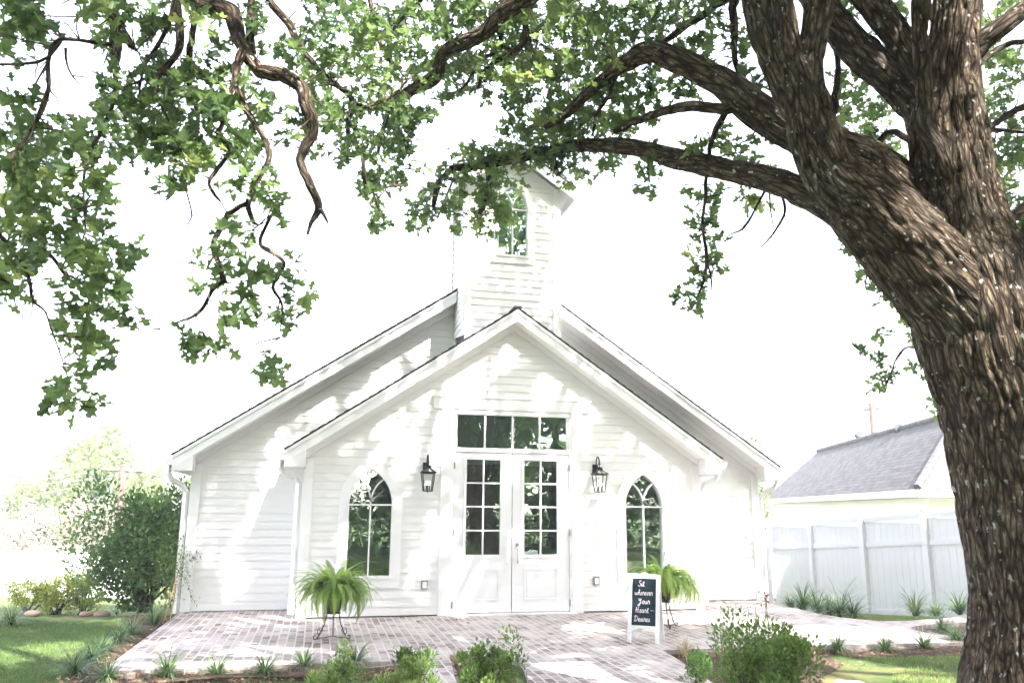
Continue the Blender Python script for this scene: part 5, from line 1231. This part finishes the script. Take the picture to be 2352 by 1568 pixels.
# thinner limbs; each: list (u,v,rpx), start depth, end depth
def ln(P, t0, t1): n = len(P)-1; return [(p[0], p[1], t0+(t1-t0)*i/n, p[2]) for i, p in enumerate(P)]
BR = [
 (ln([(300, -420, 30), (380, -180, 27), (435, -40, 24), (470, 10, 23), (530, 36, 20), (560, 112, 17), (598, 160, 16), (655, 180, 15), (690, 207, 15), (703, 246, 13), (718, 300, 12), (692, 366, 10), (712, 422, 10), (731, 470, 8), (716, 505, 6), (706, 538, 3)], 5.6, 5.0)),
 (ln([(729, 466, 7), (742, 488, 4), (754, 513, 2.5)], 5.02, 5.0)),
 (ln([(560, -120, 11), (578, 0, 9), (577, 60, 9), (575, 120, 9)], 5.6, 5.4)),
 (ln([(558, 112, 12), (547, 140, 10), (541, 175, 10), (535, 215, 9), (515, 270, 6), (500, 305, 6), (515, 325, 5), (527, 345, 5), (495, 392, 5), (480, 418, 4), (492, 445, 4), (505, 462, 3)], 5.3, 5.2)),
 (ln([(536, 205, 8), (563, 248, 8), (598, 302, 7), (614, 335, 7), (617, 372, 6), (592, 415, 6), (571, 462, 6), (580, 506, 5), (594, 517, 2)], 5.3, 5.0)),
 (ln([(571, 470, 6), (530, 488, 6), (513, 512, 6), (486, 562, 6), (499, 606, 6), (517, 652, 6)], 5.05, 5.1)),
 (ln([(517, 640, 4), (486, 669, 5), (457, 717, 4), (415, 738, 2.5), (385, 745, 2), (355, 764, 1)], 5.1, 5.1)),
 (ln([(637, 480, 3), (615, 510, 4), (598, 562, 4), (640, 592, 5), (652, 612, 5), (628, 660, 4), (648, 700, 3), (643, 775, 1)], 5.1, 5.2)),
 (ln([(640, 610, 3), (600, 640, 3), (560, 665, 3), (550, 700, 2)], 5.1, 5.2)),
 (ln([(210, -200, 16), (252, -40, 14), (262, 60, 14), (264, 120, 15), (262, 150, 8), (267, 205, 5), (250, 270, 5), (215, 330, 5), (198, 380, 4), (192, 440, 3), (195, 520, 3), (180, 590, 2)], 5.4, 4.8)),
 (ln([(232, -60, 13), (245, 0, 12), (270, 50, 12), (298, 95, 9), (312, 116, 2)], 5.0, 4.9)),
 (ln([(255, 100, 6), (200, 97, 5), (135, 93, 6), (112, 140, 5), (108, 225, 5), (72, 300, 4), (40, 352, 3)], 4.9, 4.6)),
 (ln([(140, 93, 5), (110, 130, 4), (60, 145, 4), (-40, 150, 3)], 4.8, 4.5)),
 (ln([(112, 200, 4), (90, 260, 4), (65, 320, 3), (20, 352, 2)], 4.6, 4.5)),
 (ln([(150, 110, 4), (155, 150, 3), (170, 180, 2), (185, 195, 1.5)], 4.8, 4.8)),
 (ln([(400, -160, 11), (408, 0, 9), (415, 70, 9), (404, 123, 8), (370, 162, 6), (325, 185, 3), (265, 208, 2)], 5.5, 5.2)),
 (ln([(405, -20, 6), (380, 70, 6), (340, 140, 4), (327, 175, 3), (318, 230, 2)], 5.3, 5.2)),
 (ln([(450, -60, 10), (446, 30, 8), (440, 105, 8), (432, 175, 7), (450, 246, 6), (453, 300, 4), (446, 350, 4), (425, 412, 3), (429, 443, 2), (440, 492, 2), (427, 520, 1.3)], 5.5, 5.3)),
 (ln([(372, 160, 5), (360, 215, 4), (375, 250, 3), (400, 300, 3), (415, 330, 2)], 5.3, 5.2)),
 (ln([(570, -150, 12), (612, -10, 9), (661, 53, 9), (686, 98, 8), (731, 162, 7), (774, 197, 6), (805, 232, 5), (800, 312, 5), (828, 348, 5), (837, 420, 4), (851, 437, 4), (890, 430, 3), (930, 427, 2)], 5.8, 6.2)),
 (ln([(760, 190, 4), (800, 215, 4), (830, 243, 4), (893, 225, 4), (930, 190, 3), (950, 170, 2)], 5.9, 6.0)),
 (ln([(1800, -300, 40), (1500, -200, 32), (1330, -90, 27), (1240, -30, 22), (1203, 0, 20), (1150, 35, 18), (1110, 76, 16), (1041, 109, 16), (1013, 134, 15), (1000, 176, 14), (946, 207, 12), (900, 238, 8), (880, 300, 5), (868, 352, 4)], 5.2, 7.0)),
 (ln([(1230, -20, 9), (1210, 40, 7), (1206, 98, 7), (1157, 130, 6), (1118, 158, 5), (1097, 204, 3)], 6.2, 6.4)),
 (ln([(1130, 60, 6), (1150, 80, 5), (1150, 109, 5), (1104, 141, 4), (1083, 176, 4), (1055, 214, 2)], 6.4, 6.6)),
 (ln([(830, -60, 6), (850, 10, 5), (865, 77, 5), (886, 123, 4), (900, 150, 2)], 6.3, 6.3)),
 (ln([(1000, -60, 5), (960, 10, 5), (935, 30, 4), (900, 70, 3)], 6.5, 6.6)),
 (ln([(1690, -80, 11), (1687, 0, 10), (1687, 60, 9), (1690, 134, 6), (1700, 180, 3)], 5.6, 5.5)),
 (ln([(1760, -60, 12), (1675, -5, 10), (1640, 15, 10), (1600, 40, 10), (1553, 78, 9), (1515, 110, 6), (1490, 150, 3)], 5.6, 6.2)),
 (ln([(1668, 255, 9), (1645, 300, 7), (1628, 350, 5), (1622, 430, 4), (1613, 520, 4), (1625, 590, 4), (1615, 650, 3), (1598, 690, 2)], 5.3, 5.9)),
 (ln([(1625, 600, 3), (1633, 635, 2.5), (1636, 668, 2)], 5.8, 5.8)),
 (ln([(1790, 430, 4), (1803, 485, 3.5), (1780, 530, 3), (1745, 572, 1.5)], 5.2, 5.2)),
 (ln([(1765, 425, 3), (1770, 480, 2), (1777, 525, 1.5)], 5.2, 5.2)),
 (ln([(1762, 425, 4), (1735, 480, 3), (1708, 522, 3), (1672, 541, 1.5)], 5.2, 5.3)),
 (ln([(1500, 355, 7), (1490, 385, 4), (1492, 420, 2)], 6.0, 6.0)),
 (ln([(1265, 350, 9), (1272, 380, 8), (1278, 405, 3)], 6.9, 6.9)),
 (ln([(1120, 376, 7), (1125, 420, 7), (1110, 470, 6), (1100, 510, 4), (1104, 535, 2)], 7.2, 7.2)),
 (ln([(1040, 386, 7), (1010, 420, 6), (1000, 460, 6), (995, 480, 3)], 7.3, 7.3)),
 (ln([(1420, 150, 8), (1400, 215, 5), (1370, 260, 4), (1360, 310, 3)], 5.9, 6.3)),
 (ln([(-90, 440, 8), (-20, 485, 7), (20, 520, 6), (70, 550, 6), (116, 585, 5), (155, 637, 4), (186, 659, 2)], 4.9, 4.8)),
 (ln([(-80, 470, 8), (-10, 530, 7), (35, 585, 6), (67, 645, 5), (74, 690, 4), (102, 715, 3), (116, 754, 3), (130, 790, 2), (150, 850, 2), (165, 905, 1.5)], 4.7, 4.7)),
 (ln([(-60, 630, 5), (0, 640, 4), (30, 655, 3), (60, 672, 2)], 4.6, 4.7)),
 (ln([(30, 660, 3), (35, 700, 2), (50, 725, 1.5), (62, 740, 1)], 4.7, 4.7)), (ln([(74, 690, 2), (70, 730, 1.5), (55, 780, 1)], 4.7, 4.7)),
 (ln([(2230, 330, 12), (2290, 280, 9), (2352, 245, 8), (2450, 215, 7)], 5.2, 5.4)),
 (ln([(2240, 340, 9), (2280, 300, 6), (2352, 305, 5), (2450, 320, 5)], 5.3, 5.6)),
 (ln([(2240, 560, 20), (2290, 525, 15), (2352, 478, 14), (2480, 420, 12)], 5.6, 6.2)),
 (ln([(2215, 180, 12), (2275, 120, 9), (2352, 95, 8), (2450, 80, 8)], 5.4, 5.6)),
 (ln([(2120, 340, 10), (2050, 300, 9), (2000, 335, 8), (1930, 330, 7), (1905, 300, 6)], 5.7, 6.2)),
 (ln([(1905, 300, 8), (1915, 240, 8), (1925, 160, 7), (1915, 90, 6)], 5.9, 6.0)),
 (ln([(2105, 800, 2.5), (2080, 800, 2.5), (2060, 820, 2), (2050, 850, 2), (2035, 880, 1.5)], 5.8, 6.4)),
 (ln([(2085, 640, 8), (2040, 650, 6), (2010, 640, 4), (1985, 625, 2)], 6.3, 6.8)),
]
LB = [limb([(u, v, t_, r*rng.uniform(.86, 1.14)) for u, v, t_, r in P], .02, .022, .006, 20+i, .010) for i, P in enumerate(BR)]
build_limbs('branches', LB, BARK, oak)
mb = MB(); tips = []
for W_ in SAMPLES[-len(BR):]:
    if W_[:, 3].max() > .09: W_ = W_[W_[:, 3] < .05]
    for k in range(2, len(W_)-1):
        if rng.random() > .55: continue
        t_ = W_[k+1, :3]-W_[k-1, :3]; t_ /= np.linalg.norm(t_)+1e-9; d_ = rng.normal(0, 1, 3); d_ -= t_*(d_@t_); d_ /= np.linalg.norm(d_); d_ = d_*.9+t_*.6
        L_ = rng.uniform(.08, .34); P_ = [W_[k, :3]]; dd = d_.copy(); ns_ = 5
        for q in range(ns_): dd = dd+rng.normal(0, .28, 3)+np.array([0, 0, -.05]); dd /= np.linalg.norm(dd); P_.append(P_[-1]+dd*L_/ns_)
        r0 = min(.005, W_[k, 3]*.6); mb.tube(P_, [r0, r0*.85, r0*.7, r0*.6, r0*.45, r0*.25], 4, False)
        if rng.random() < .6:
            dd = dd+rng.normal(0, .7, 3); dd /= np.linalg.norm(dd); mb.tube([P_[3], P_[3]+dd*L_*.25, P_[3]+dd*L_*.45+rng.normal(0, .01, 3)], [r0*.5, r0*.4, r0*.2], 4, False)
        tips.append(P_[-1])
mb.build('side_twigs', TWIG, oak)
# limbs above the frame carrying the rest of the crown
hub = at(2200, -250, 5.1)
UP = []
for tx, ty, tz in ((-7, -9, 5.6), (-8, -5, 7), (-5, -2.5, 8), (0, -1.5, 9), (4, -1, 9), (8, -3, 8), (10, -8, 7), (8, -13, 7), (2, -15, 8), (-4, -14, 7.5), (-1, -7, 9), (3, -6, 10), (-4, -6, 8.6), (5, -9, 10)):
    e = np.array([tx, ty, tz], float); m1 = hub+(e-hub)*.35+np.array([0, 0, .8]); m2 = hub+(e-hub)*.7+np.array([0, 0, .6])+rng.normal(0, .25, 3)
    UP.append(np.array([[*hub, .12], [*m1, .10], [*m2, .06], [*e, .02]]))
UPK = []
for W in UP:
    C_ = catmull(W, .2); vis = 0
    for c_ in C_:
        u, v, z = proj(c_[:3])
        if z > 0 and -30 < u < 2380 and v > -30: vis += 1
    if vis == 0: UPK.append(wlimb(W, .05, .03, .006, 50, .03))
    else:
        keep = []
        for c_ in C_:
            u, v, z = proj(c_[:3])
            if z > 0 and -60 < u < 2410 and v > -60: break
            keep.append(c_)
        if len(keep) > 4: keep = np.array(keep); keep[-1, 3] = .01; UPK.append(wlimb(keep, .1, .03, .006, 50, .03))
build_limbs('upper_limbs', UPK, BARK, oak)
# ---- leaves: clumps (u,v,ru,rv,depth,spread,cover)
CL = [
 (70, 30, 110, 45, 5.2, .5, 1.2), (230, 15, 70, 45, 5.1, .4, 1.1), (25, 90, 55, 60, 5.0, .4, 1.2), (95, 75, 35, 30, 5.0, .3, .5), (290, 30, 35, 35, 5, .3, .6), (250, 90, 35, 45, 4.9, .3, .6),
 (25, 210, 40, 50, 4.9, .4, .6), (60, 290, 65, 55, 4.9, .4, 1.0), (40, 370, 75, 60, 4.8, .4, 1.4), (140, 290, 60, 60, 4.9, .4, .9), (150, 370, 80, 50, 4.9, .4, .9), (120, 430, 110, 50, 4.8, .4, 1.2), (40, 470, 75, 70, 4.8, .5, 1.3), (190, 480, 50, 60, 4.9, .3, 1.0),
 (90, 560, 110, 55, 4.8, .4, 1.5), (220, 550, 65, 45, 4.8, .3, 1.2), (290, 560, 35, 40, 4.8, .3, .8), (30, 620, 60, 55, 4.7, .3, 1.2), (190, 620, 75, 40, 4.7, .3, 1.1), (280, 620, 40, 35, 4.7, .3, .6),
 (240, 690, 75, 45, 4.7, .3, 1.3), (170, 740, 70, 45, 4.7, .3, 1.3), (275, 720, 35, 40, 4.7, .3, .7), (190, 800, 55, 40, 4.7, .3, 1.3), (235, 830, 30, 20, 4.7, .2, .7), (175, 890, 60, 35, 4.7, .3, 1.2), (190, 935, 50, 22, 4.7, .25, 1.1), (125, 905, 25, 35, 4.7, .2, .7), (30, 690, 30, 30, 4.7, .2, .3),
 (380, 30, 55, 50, 5.3, .4, .9), (350, 90, 30, 40, 5.3, .3, .7), (480, 40, 50, 45, 5.4, .4, .7), (480, 120, 50, 55, 5.4, .4, .9), (600, 40, 60, 45, 5.6, .4, .7), (650, 110, 50, 45, 5.6, .4, .8), (400, 150, 60, 45, 5.4, .4, 1.0),
 (340, 190, 75, 50, 5.3, .4, 1.3), (440, 220, 75, 60, 5.4, .4, 1.5), (520, 200, 55, 60, 5.4, .4, 1.0), (310, 260, 90, 50, 5.3, .4, 1.5), (400, 300, 80, 50, 5.3, .4, 1.5), (500, 290, 75, 55, 5.3, .4, 1.2), (290, 340, 80, 45, 5.2, .4, 1.3), (380, 360, 80, 35, 5.2, .3, 1.2), (470, 370, 60, 40, 5.2, .3, 1.0), (560, 330, 55, 50, 5.2, .4, .9), (600, 240, 55, 50, 5.5, .4, .8), (655, 270, 40, 60, 5.5, .4, .5), (250, 250, 40, 60, 5.0, .3, .9), (235, 370, 40, 35, 5.0, .3, .9), (255, 180, 30, 35, 5.0, .3, .5),
 (375, 410, 45, 30, 5.2, .3, .8), (430, 400, 40, 25, 5.2, .3, .5), (590, 400, 55, 40, 5.0, .3, .9), (545, 440, 45, 40, 5.0, .3, .7), (620, 440, 45, 40, 5.0, .3, .8), (640, 480, 25, 25, 5.0, .2, .4),
 (520, 510, 60, 25, 5.0, .3, .7), (560, 550, 45, 35, 5.0, .3, 1.0), (480, 590, 40, 35, 5.0, .3, .9), (545, 610, 50, 30, 5.0, .3, 1.0), (490, 660, 35, 25, 5.0, .2, .7), (600, 630, 45, 30, 5.0, .3, .7), (660, 650, 45, 35, 5.0, .3, 1.0), (700, 700, 32, 25, 5.0, .3, .5), (560, 670, 45, 30, 5.0, .3, 1.0), (560, 720, 50, 30, 5.0, .3, 1.0), (630, 740, 45, 28, 5.0, .3, 1.1), (500, 720, 30, 25, 5.0, .2, .7), (440, 770, 35, 25, 5.0, .2, .7), (490, 790, 40, 30, 5.0, .2, .6), (435, 810, 20, 20, 5.0, .2, .5), (595, 840, 30, 22, 5.0, .2, .9), (640, 860, 28, 16, 5.0, .2, .9),
 (740, 40, 60, 50, 6.2, .6, 1.2), (830, 50, 70, 60, 6.3, .6, 1.4), (930, 60, 75, 65, 6.6, .7, 1.4), (720, 130, 50, 45, 6.1, .5, 1.0), (790, 150, 65, 45, 6.2, .5, 1.1), (870, 150, 60, 45, 6.4, .6, 1.2), (960, 150, 60, 45, 6.6, .6, 1.3), (740, 230, 50, 55, 6.0, .5, 1.1), (690, 200, 30, 50, 6.0, .4, .5), (790, 270, 60, 50, 6.1, .5, 1.2), (860, 230, 60, 45, 6.3, .5, 1.2), (930, 240, 60, 50, 6.6, .5, 1.3), (900, 300, 60, 40, 6.6, .5, 1.2), (960, 290, 30, 40, 6.6, .4, .6), (820, 330, 60, 35, 6.3, .4, 1.3), (900, 350, 55, 35, 6.5, .4, 1.0), (860, 390, 40, 35, 6.4, .4, 1.2), (930, 390, 45, 25, 6.6, .4, .8), (850, 430, 35, 22, 6.3, .3, 1.0), (900, 430, 50, 20, 6.5, .3, .5), (870, 480, 20, 25, 6.4, .2, 1.1), (875, 520, 22, 18, 6.4, .2, 1.1), (710, 320, 25, 30, 6.0, .3, .6), (770, 350, 30, 25, 6.1, .3, .6),
 (1040, 40, 60, 50, 6.6, .7, 1.6), (1120, 40, 60, 50, 6.6, .7, 1.6), (1200, 50, 60, 55, 6.5, .8, 1.7), (1290, 45, 60, 55, 6.4, .8, 1.6), (1380, 50, 60, 55, 6.3, .8, 1.6), (1460, 50, 60, 55, 6.2, .8, 1.5), (1540, 40, 55, 50, 6.1, .7, 1.1), (1620, 40, 50, 45, 5.9, .6, 1.0),
 (1040, 150, 50, 50, 6.8, .5, 1.4), (1110, 130, 60, 50, 6.8, .6, 1.5), (1190, 150, 60, 55, 6.8, .6, 1.5), (1270, 140, 60, 55, 6.8, .6, 1.6), (1350, 140, 55, 55, 6.7, .7, 1.6), (1420, 130, 50, 45, 6.4, .6, 1.3), (1090, 205, 60, 30, 6.9, .5, .7), (1200, 220, 60, 40, 6.9, .5, 1.1), (1290, 230, 60, 50, 6.9, .5, 1.6), (1370, 230, 60, 50, 6.7, .6, 1.7), (1440, 220, 45, 50, 6.4, .5, 1.3), (1500, 190, 40, 45, 6.2, .5, .9), (1540, 130, 45, 40, 6.2, .5, .7), (1010, 225, 35, 25, 6.8, .4, .5),
 (1180, 300, 40, 40, 6.9, .4, 1.0), (1250, 300, 60, 40, 6.9, .5, 1.6), (1330, 300, 60, 40, 6.8, .5, 1.5), (1400, 290, 50, 40, 6.5, .5, 1.2), (1460, 290, 40, 35, 6.3, .4, .9), (1130, 355, 60, 25, 7.1, .4, 1.2), (1210, 360, 60, 35, 7.0, .4, 1.6), (1290, 370, 60, 30, 6.8, .4, 1.2), (1370, 380, 55, 28, 6.6, .4, 1.1), (1430, 370, 40, 25, 6.4, .4, .8), (1490, 350, 30, 22, 6.2, .3, .5), (1310, 410, 60, 14, 6.8, .3, .7),
 (1060, 360, 50, 25, 7.2, .4, 1.4), (1040, 400, 45, 30, 7.2, .4, 1.2), (1140, 400, 45, 35, 7.2, .4, 1.3), (1180, 420, 35, 20, 7.1, .3, .8), (1010, 440, 45, 35, 7.3, .4, 1.3), (975, 480, 45, 30, 7.3, .4, 1.3), (1035, 480, 20, 30, 7.3, .3, .8), (960, 515, 40, 22, 7.3, .3, 1.0), (1120, 460, 40, 35, 7.2, .3, 1.5), (1125, 505, 45, 30, 7.2, .3, 1.6), (1120, 532, 30, 12, 7.2, .2, .9), (1160, 480, 22, 25, 7.2, .2, .7), (1050, 525, 18, 10, 7.3, .2, .5),
 (1490, 385, 22, 15, 6.0, .2, .7), (1490, 425, 24, 18, 6.0, .2, 1.0),
 (1600, 110, 40, 40, 5.8, .4, .7), (1650, 100, 45, 45, 5.7, .4, .9), (1710, 60, 40, 50, 5.6, .4, .7), (1600, 190, 45, 30, 5.9, .4, .6), (1560, 210, 40, 30, 6.0, .4, .8), (1520, 240, 40, 25, 6.1, .4, .5), (1690, 160, 35, 30, 5.6, .3, .8), (1740, 170, 25, 25, 5.6, .3, .3), (1770, 240, 35, 30, 5.7, .3, .8), (1780, 290, 25, 20, 5.7, .3, .5),
 (1650, 320, 40, 35, 5.6, .3, 1.1), (1620, 350, 35, 30, 5.7, .3, .9), (1710, 340, 40, 30, 5.7, .3, .8), (1690, 400, 45, 25, 5.6, .3, 1.0), (1760, 380, 35, 30, 5.6, .3, .7), (1740, 440, 40, 25, 5.5, .3, .6), (1610, 440, 40, 25, 5.9, .3, .6), (1640, 460, 30, 25, 5.9, .3, .7), (1610, 510, 35, 28, 5.9, .25, 1.2), (1640, 540, 25, 22, 5.9, .25, .8), (1610, 580, 30, 25, 5.9, .25, .9), (1600, 630, 35, 25, 5.9, .25, 1.2), (1580, 670, 40, 25, 5.9, .25, 1.3), (1605, 700, 25, 15, 5.9, .2, .9), (1645, 600, 15, 22, 5.9, .2, .5),
 (1960, 260, 55, 60, 7.2, .5, 1.3), (2010, 330, 55, 50, 7.2, .5, 1.3), (1950, 190, 50, 40, 7.2, .5, .9), (2030, 240, 35, 40, 7.2, .4, .8), (1960, 380, 35, 25, 7.2, .3, .6), (2070, 400, 25, 40, 7.4, .3, .9), (2040, 30, 60, 40, 7, .5, .8), (1960, 20, 40, 40, 6.8, .5, .9), (2000, 120, 40, 40, 7, .5, .8), (2080, 110, 25, 40, 7, .4, .5),
 (2300, 150, 60, 50, 7, .6, 1.3), (2290, 240, 45, 50, 7, .5, 1.3), (2340, 330, 60, 60, 7, .5, 1.4), (2300, 420, 50, 60, 7, .5, 1.3), (2350, 510, 60, 60, 7, .5, 1.6), (2300, 560, 30, 40, 7, .4, .9), (2330, 20, 50, 40, 7, .5, .9), (2270, 40, 40, 40, 7, .5, .6),
 (1945, 565, 35, 15, 7.2, .3, .7), (1995, 610, 35, 25, 7.2, .3, 1.2), (2040, 660, 45, 35, 7.2, .3, 1.5), (2000, 640, 25, 20, 7.2, .3, .9), (2060, 710, 35, 25, 7.2, .3, 1.2), (2075, 760, 30, 30, 7.1, .3, .9), (2025, 780, 20, 22, 7.1, .2, 1.0), (1988, 815, 11, 12, 7, .15, .8), (2018, 825, 13, 11, 7, .15, .8), (2050, 850, 22, 14, 6.8, .2, .7), (2020, 885, 24, 25, 6.7, .2, 1.1), (2115, 848, 20, 16, 6.8, .2, 1.0), (2150, 935, 12, 18, 6.6, .2, .9), (2090, 640, 35, 60, 7.2, .4, 1.0),
]
pos, dirs, sizes, rn = [], [], [], []
tw = []
S = np.vstack(SAMPLES)
for (u, v, ru, rv, t0, sp, cov) in CL:
    lpx = .088*FOC/t0; nleaf = int(cov*math.pi*ru*rv*(2.5 if t0 < 5.5 else 2.8)/(lpx*lpx*.42)); ns = max(3, nleaf//6); crnd = rng.uniform(0, .45)
    a = rng.uniform(0, 2*math.pi, ns); r = np.sqrt(rng.random(ns))*rng.uniform(.75, 1.1, ns); tt = t0+rng.normal(0, sp*.6, ns)
    for k in range(ns):
        p = at(u+ru*r[k]*math.cos(a[k]), v+rv*r[k]*math.sin(a[k]), tt[k])
        dS = np.linalg.norm(S[:, :3]-p, axis=1); j = int(np.argmin(dS)); q = S[j, :3]
        out = p-q; L = np.linalg.norm(out)+1e-6; out = out/L
        if L < .7 and (k % 3 == 0): tw.append((q, p, L))
        m_ = rng.integers(5, 9); ax_ = out+rng.normal(0, .5, 3)+np.array([0, 0, -.15]); ax_ /= np.linalg.norm(ax_); sr = crnd+rng.uniform(0, .3)
        for i in range(m_):
            dd = ax_*rng.uniform(.1, 1)+rng.normal(0, .75, 3); dd /= np.linalg.norm(dd)
            pos.append(p+ax_*rng.uniform(-.05, .02)+rng.normal(0, .012, 3)); dirs.append(dd); sizes.append(rng.uniform(.045, .118) if t0 > 5.5 else rng.uniform(.055, .125)); rn.append(np.clip(sr+rng.uniform(0, .35), 0, 1))
pos = np.array(pos); dirs = np.array(dirs); print('leaves in view', len(pos), 'twigs', len(tw))
nrmv = rng.normal(0, .55, (len(pos), 3))+np.array([0, -.15, .8])
scatter('leaves', OAKV, OAKF, pos, frames(dirs, nrmv), np.array(sizes), OAKLEAF, oak, rnd=np.array(rn))
mb = MB()
for q, p, L in tw:
    m_ = (q+p)/2+rng.normal(0, .12*L, 3); mb.tube([q, (q+m_)/2+rng.normal(0, .03*L, 3), m_, (m_+p)/2+rng.normal(0, .03*L, 3), p], [.0045+.004*L, .004+.002*L, .003, .0025, .0012], 4, False)
mb.build('twigs', TWIG, oak)
# rest of the crown, above and around the frame
def upper(n_cl, seed):
    r_ = np.random.default_rng(seed); out = []
    while len(out) < n_cl:
        x, y = r_.uniform(-9.5, 12), r_.uniform(-17, -.5); e = ((x-1.3)/10.8)**2+((y+8.5)/8.6)**2
        if e > 1 or (x < -5 and y > -9 and r_.random() < .35): continue
        z = 5.6+6.2*math.sqrt(1-e)*r_.uniform(.3, 1.15)+r_.normal(0, .3)
        if y > -5 : z = max(z, 6+ (y+5)*.3+r_.uniform(2.0, 5.5))
        rad = r_.uniform(.5, 1.15)
        u, v, zc = proj((x, y, z))
        if zc > .3:
            m_ = rad*FOC/zc
            if -m_-20 < u < 2372+m_ and v+m_*.9 > -10: continue
        elif zc > -1 and z < 4: continue
        out.append((x, y, z, rad))
    return np.array(out)
UC = upper(520, 5); n = 98000; w_ = UC[:, 3]**2; idx = rng.choice(len(UC), n, p=w_/w_.sum())
off = rng.normal(0, 1, (n, 3)); off /= np.linalg.norm(off, axis=1, keepdims=True)
p = UC[idx, :3]+off*(rng.random(n)**.45)[:, None]*UC[idx, 3][:, None]*np.array([1, 1, .55])
# gaps in the crown where the photograph shows sun reaching the bark, siding and paving
GAPS = [(at(u, v, 4.45), r*1.45) for u, v, r in ((2200, 340, .13), (2205, 420, .14), (2190, 600, .15), (2215, 670, .15), (1878, 228, .12), (1965, 345, .12), (1995, 440, .11), (2265, 960, .13), (2262, 1010, .1), (2312, 770, .13), (2310, 830, .1), (1700, 215, .12), (2300, 1180, .12), (2260, 1330, .11), (2330, 1420, .12), (2255, 1500, .1), (2230, 1000, .1), (2105, 690, .1), (1850, 90, .09))]
GAPS += [(ony(u, v, 0.), r) for u, v, r in ((1040, 880, .22), (1070, 850, .2), (1085, 900, .25), (1168, 830, .13), (1172, 790, .1), (1250, 880, .2), (1240, 930, .18), (1290, 900, .2), (1340, 950, .16), (1345, 1000, .14), (885, 985, .2), (900, 1020, .18), (1000, 1225, .2), (1080, 1350, .3), (1060, 1390, .25), (1385, 1160, .14), (1500, 1110, .12), (1560, 1190, .13), (800, 1240, .18), (960, 1300, .2), (1440, 1000, .12), (760, 1330, .2), (1150, 1220, .1))]
GAPS += [(ony(u, v, 1.1), r) for u, v, r in ((950, 810, .17), (880, 865, .3), (830, 900, .2), (750, 925, .2), (640, 1040, .25), (630, 1120, .25), (600, 1200, .22), (540, 1330, .25), (1660, 1240, .18), (1680, 1330, .2), (1180, 640, .2), (1220, 560, .16), (1120, 700, .16))]
GAPS += [(onz(u, v), r*1.7) for u, v, r in ((330, 1500, .45), (420, 1480, .4), (520, 1500, .4), (640, 1500, .35), (900, 1480, .35), (1050, 1480, .3), (1250, 1520, .4), (1400, 1560, .35), (1500, 1420, .3), (1650, 1420, .35), (1800, 1440, .4), (1900, 1445, .35), (2000, 1450, .35), (60, 1490, .35), (120, 1480, .3), (2000, 1520, .3), (2100, 1540, .3), (1950, 1560, .25), (755, 1340, .3), (1350, 1440, .25), (250, 1540, .3))]
SV = np.array(SUN); keep = np.ones(n, bool)
for g, r_ in GAPS:
    q = p-np.array(g); al = q@SV; dd = np.linalg.norm(q-al[:, None]*SV, axis=1); keep &= ~((dd < r_*.95*(1+.25*np.sin(al*9+q[:, 0]*7))) & (al > 0))
p = p[keep]; off = off[keep]; n = len(p); print('upper leaves', n)
scatter('upper_leaves', ELV, ELF, p, frames(off+rng.normal(0, .7, off.shape), rng.normal(0, .5, (n, 3))+np.array([0, 0, .8])), rng.uniform(.15, .235, n), OAKLEAF, oak)

# ================================================================== haze
hz = bpy.data.materials.new('haze'); hz.use_nodes = True; hn = hz.node_tree; hn.nodes.clear()
ho = hn.nodes.new('ShaderNodeOutputMaterial'); hv = hn.nodes.new('ShaderNodeVolumePrincipled'); hv.inputs['Color'].default_value = (.97, .98, 1, 1); hv.inputs['Density'].default_value = .0026
hn.links.new(hv.outputs[0], ho.inputs['Volume'])
mb = MB(); mb.box(-75, 75, -45, 75, -3.5, 17); tag(mb.build('haze', hz), 'thin pale haze filling the air around the chapel', 'haze', None, 'stuff')
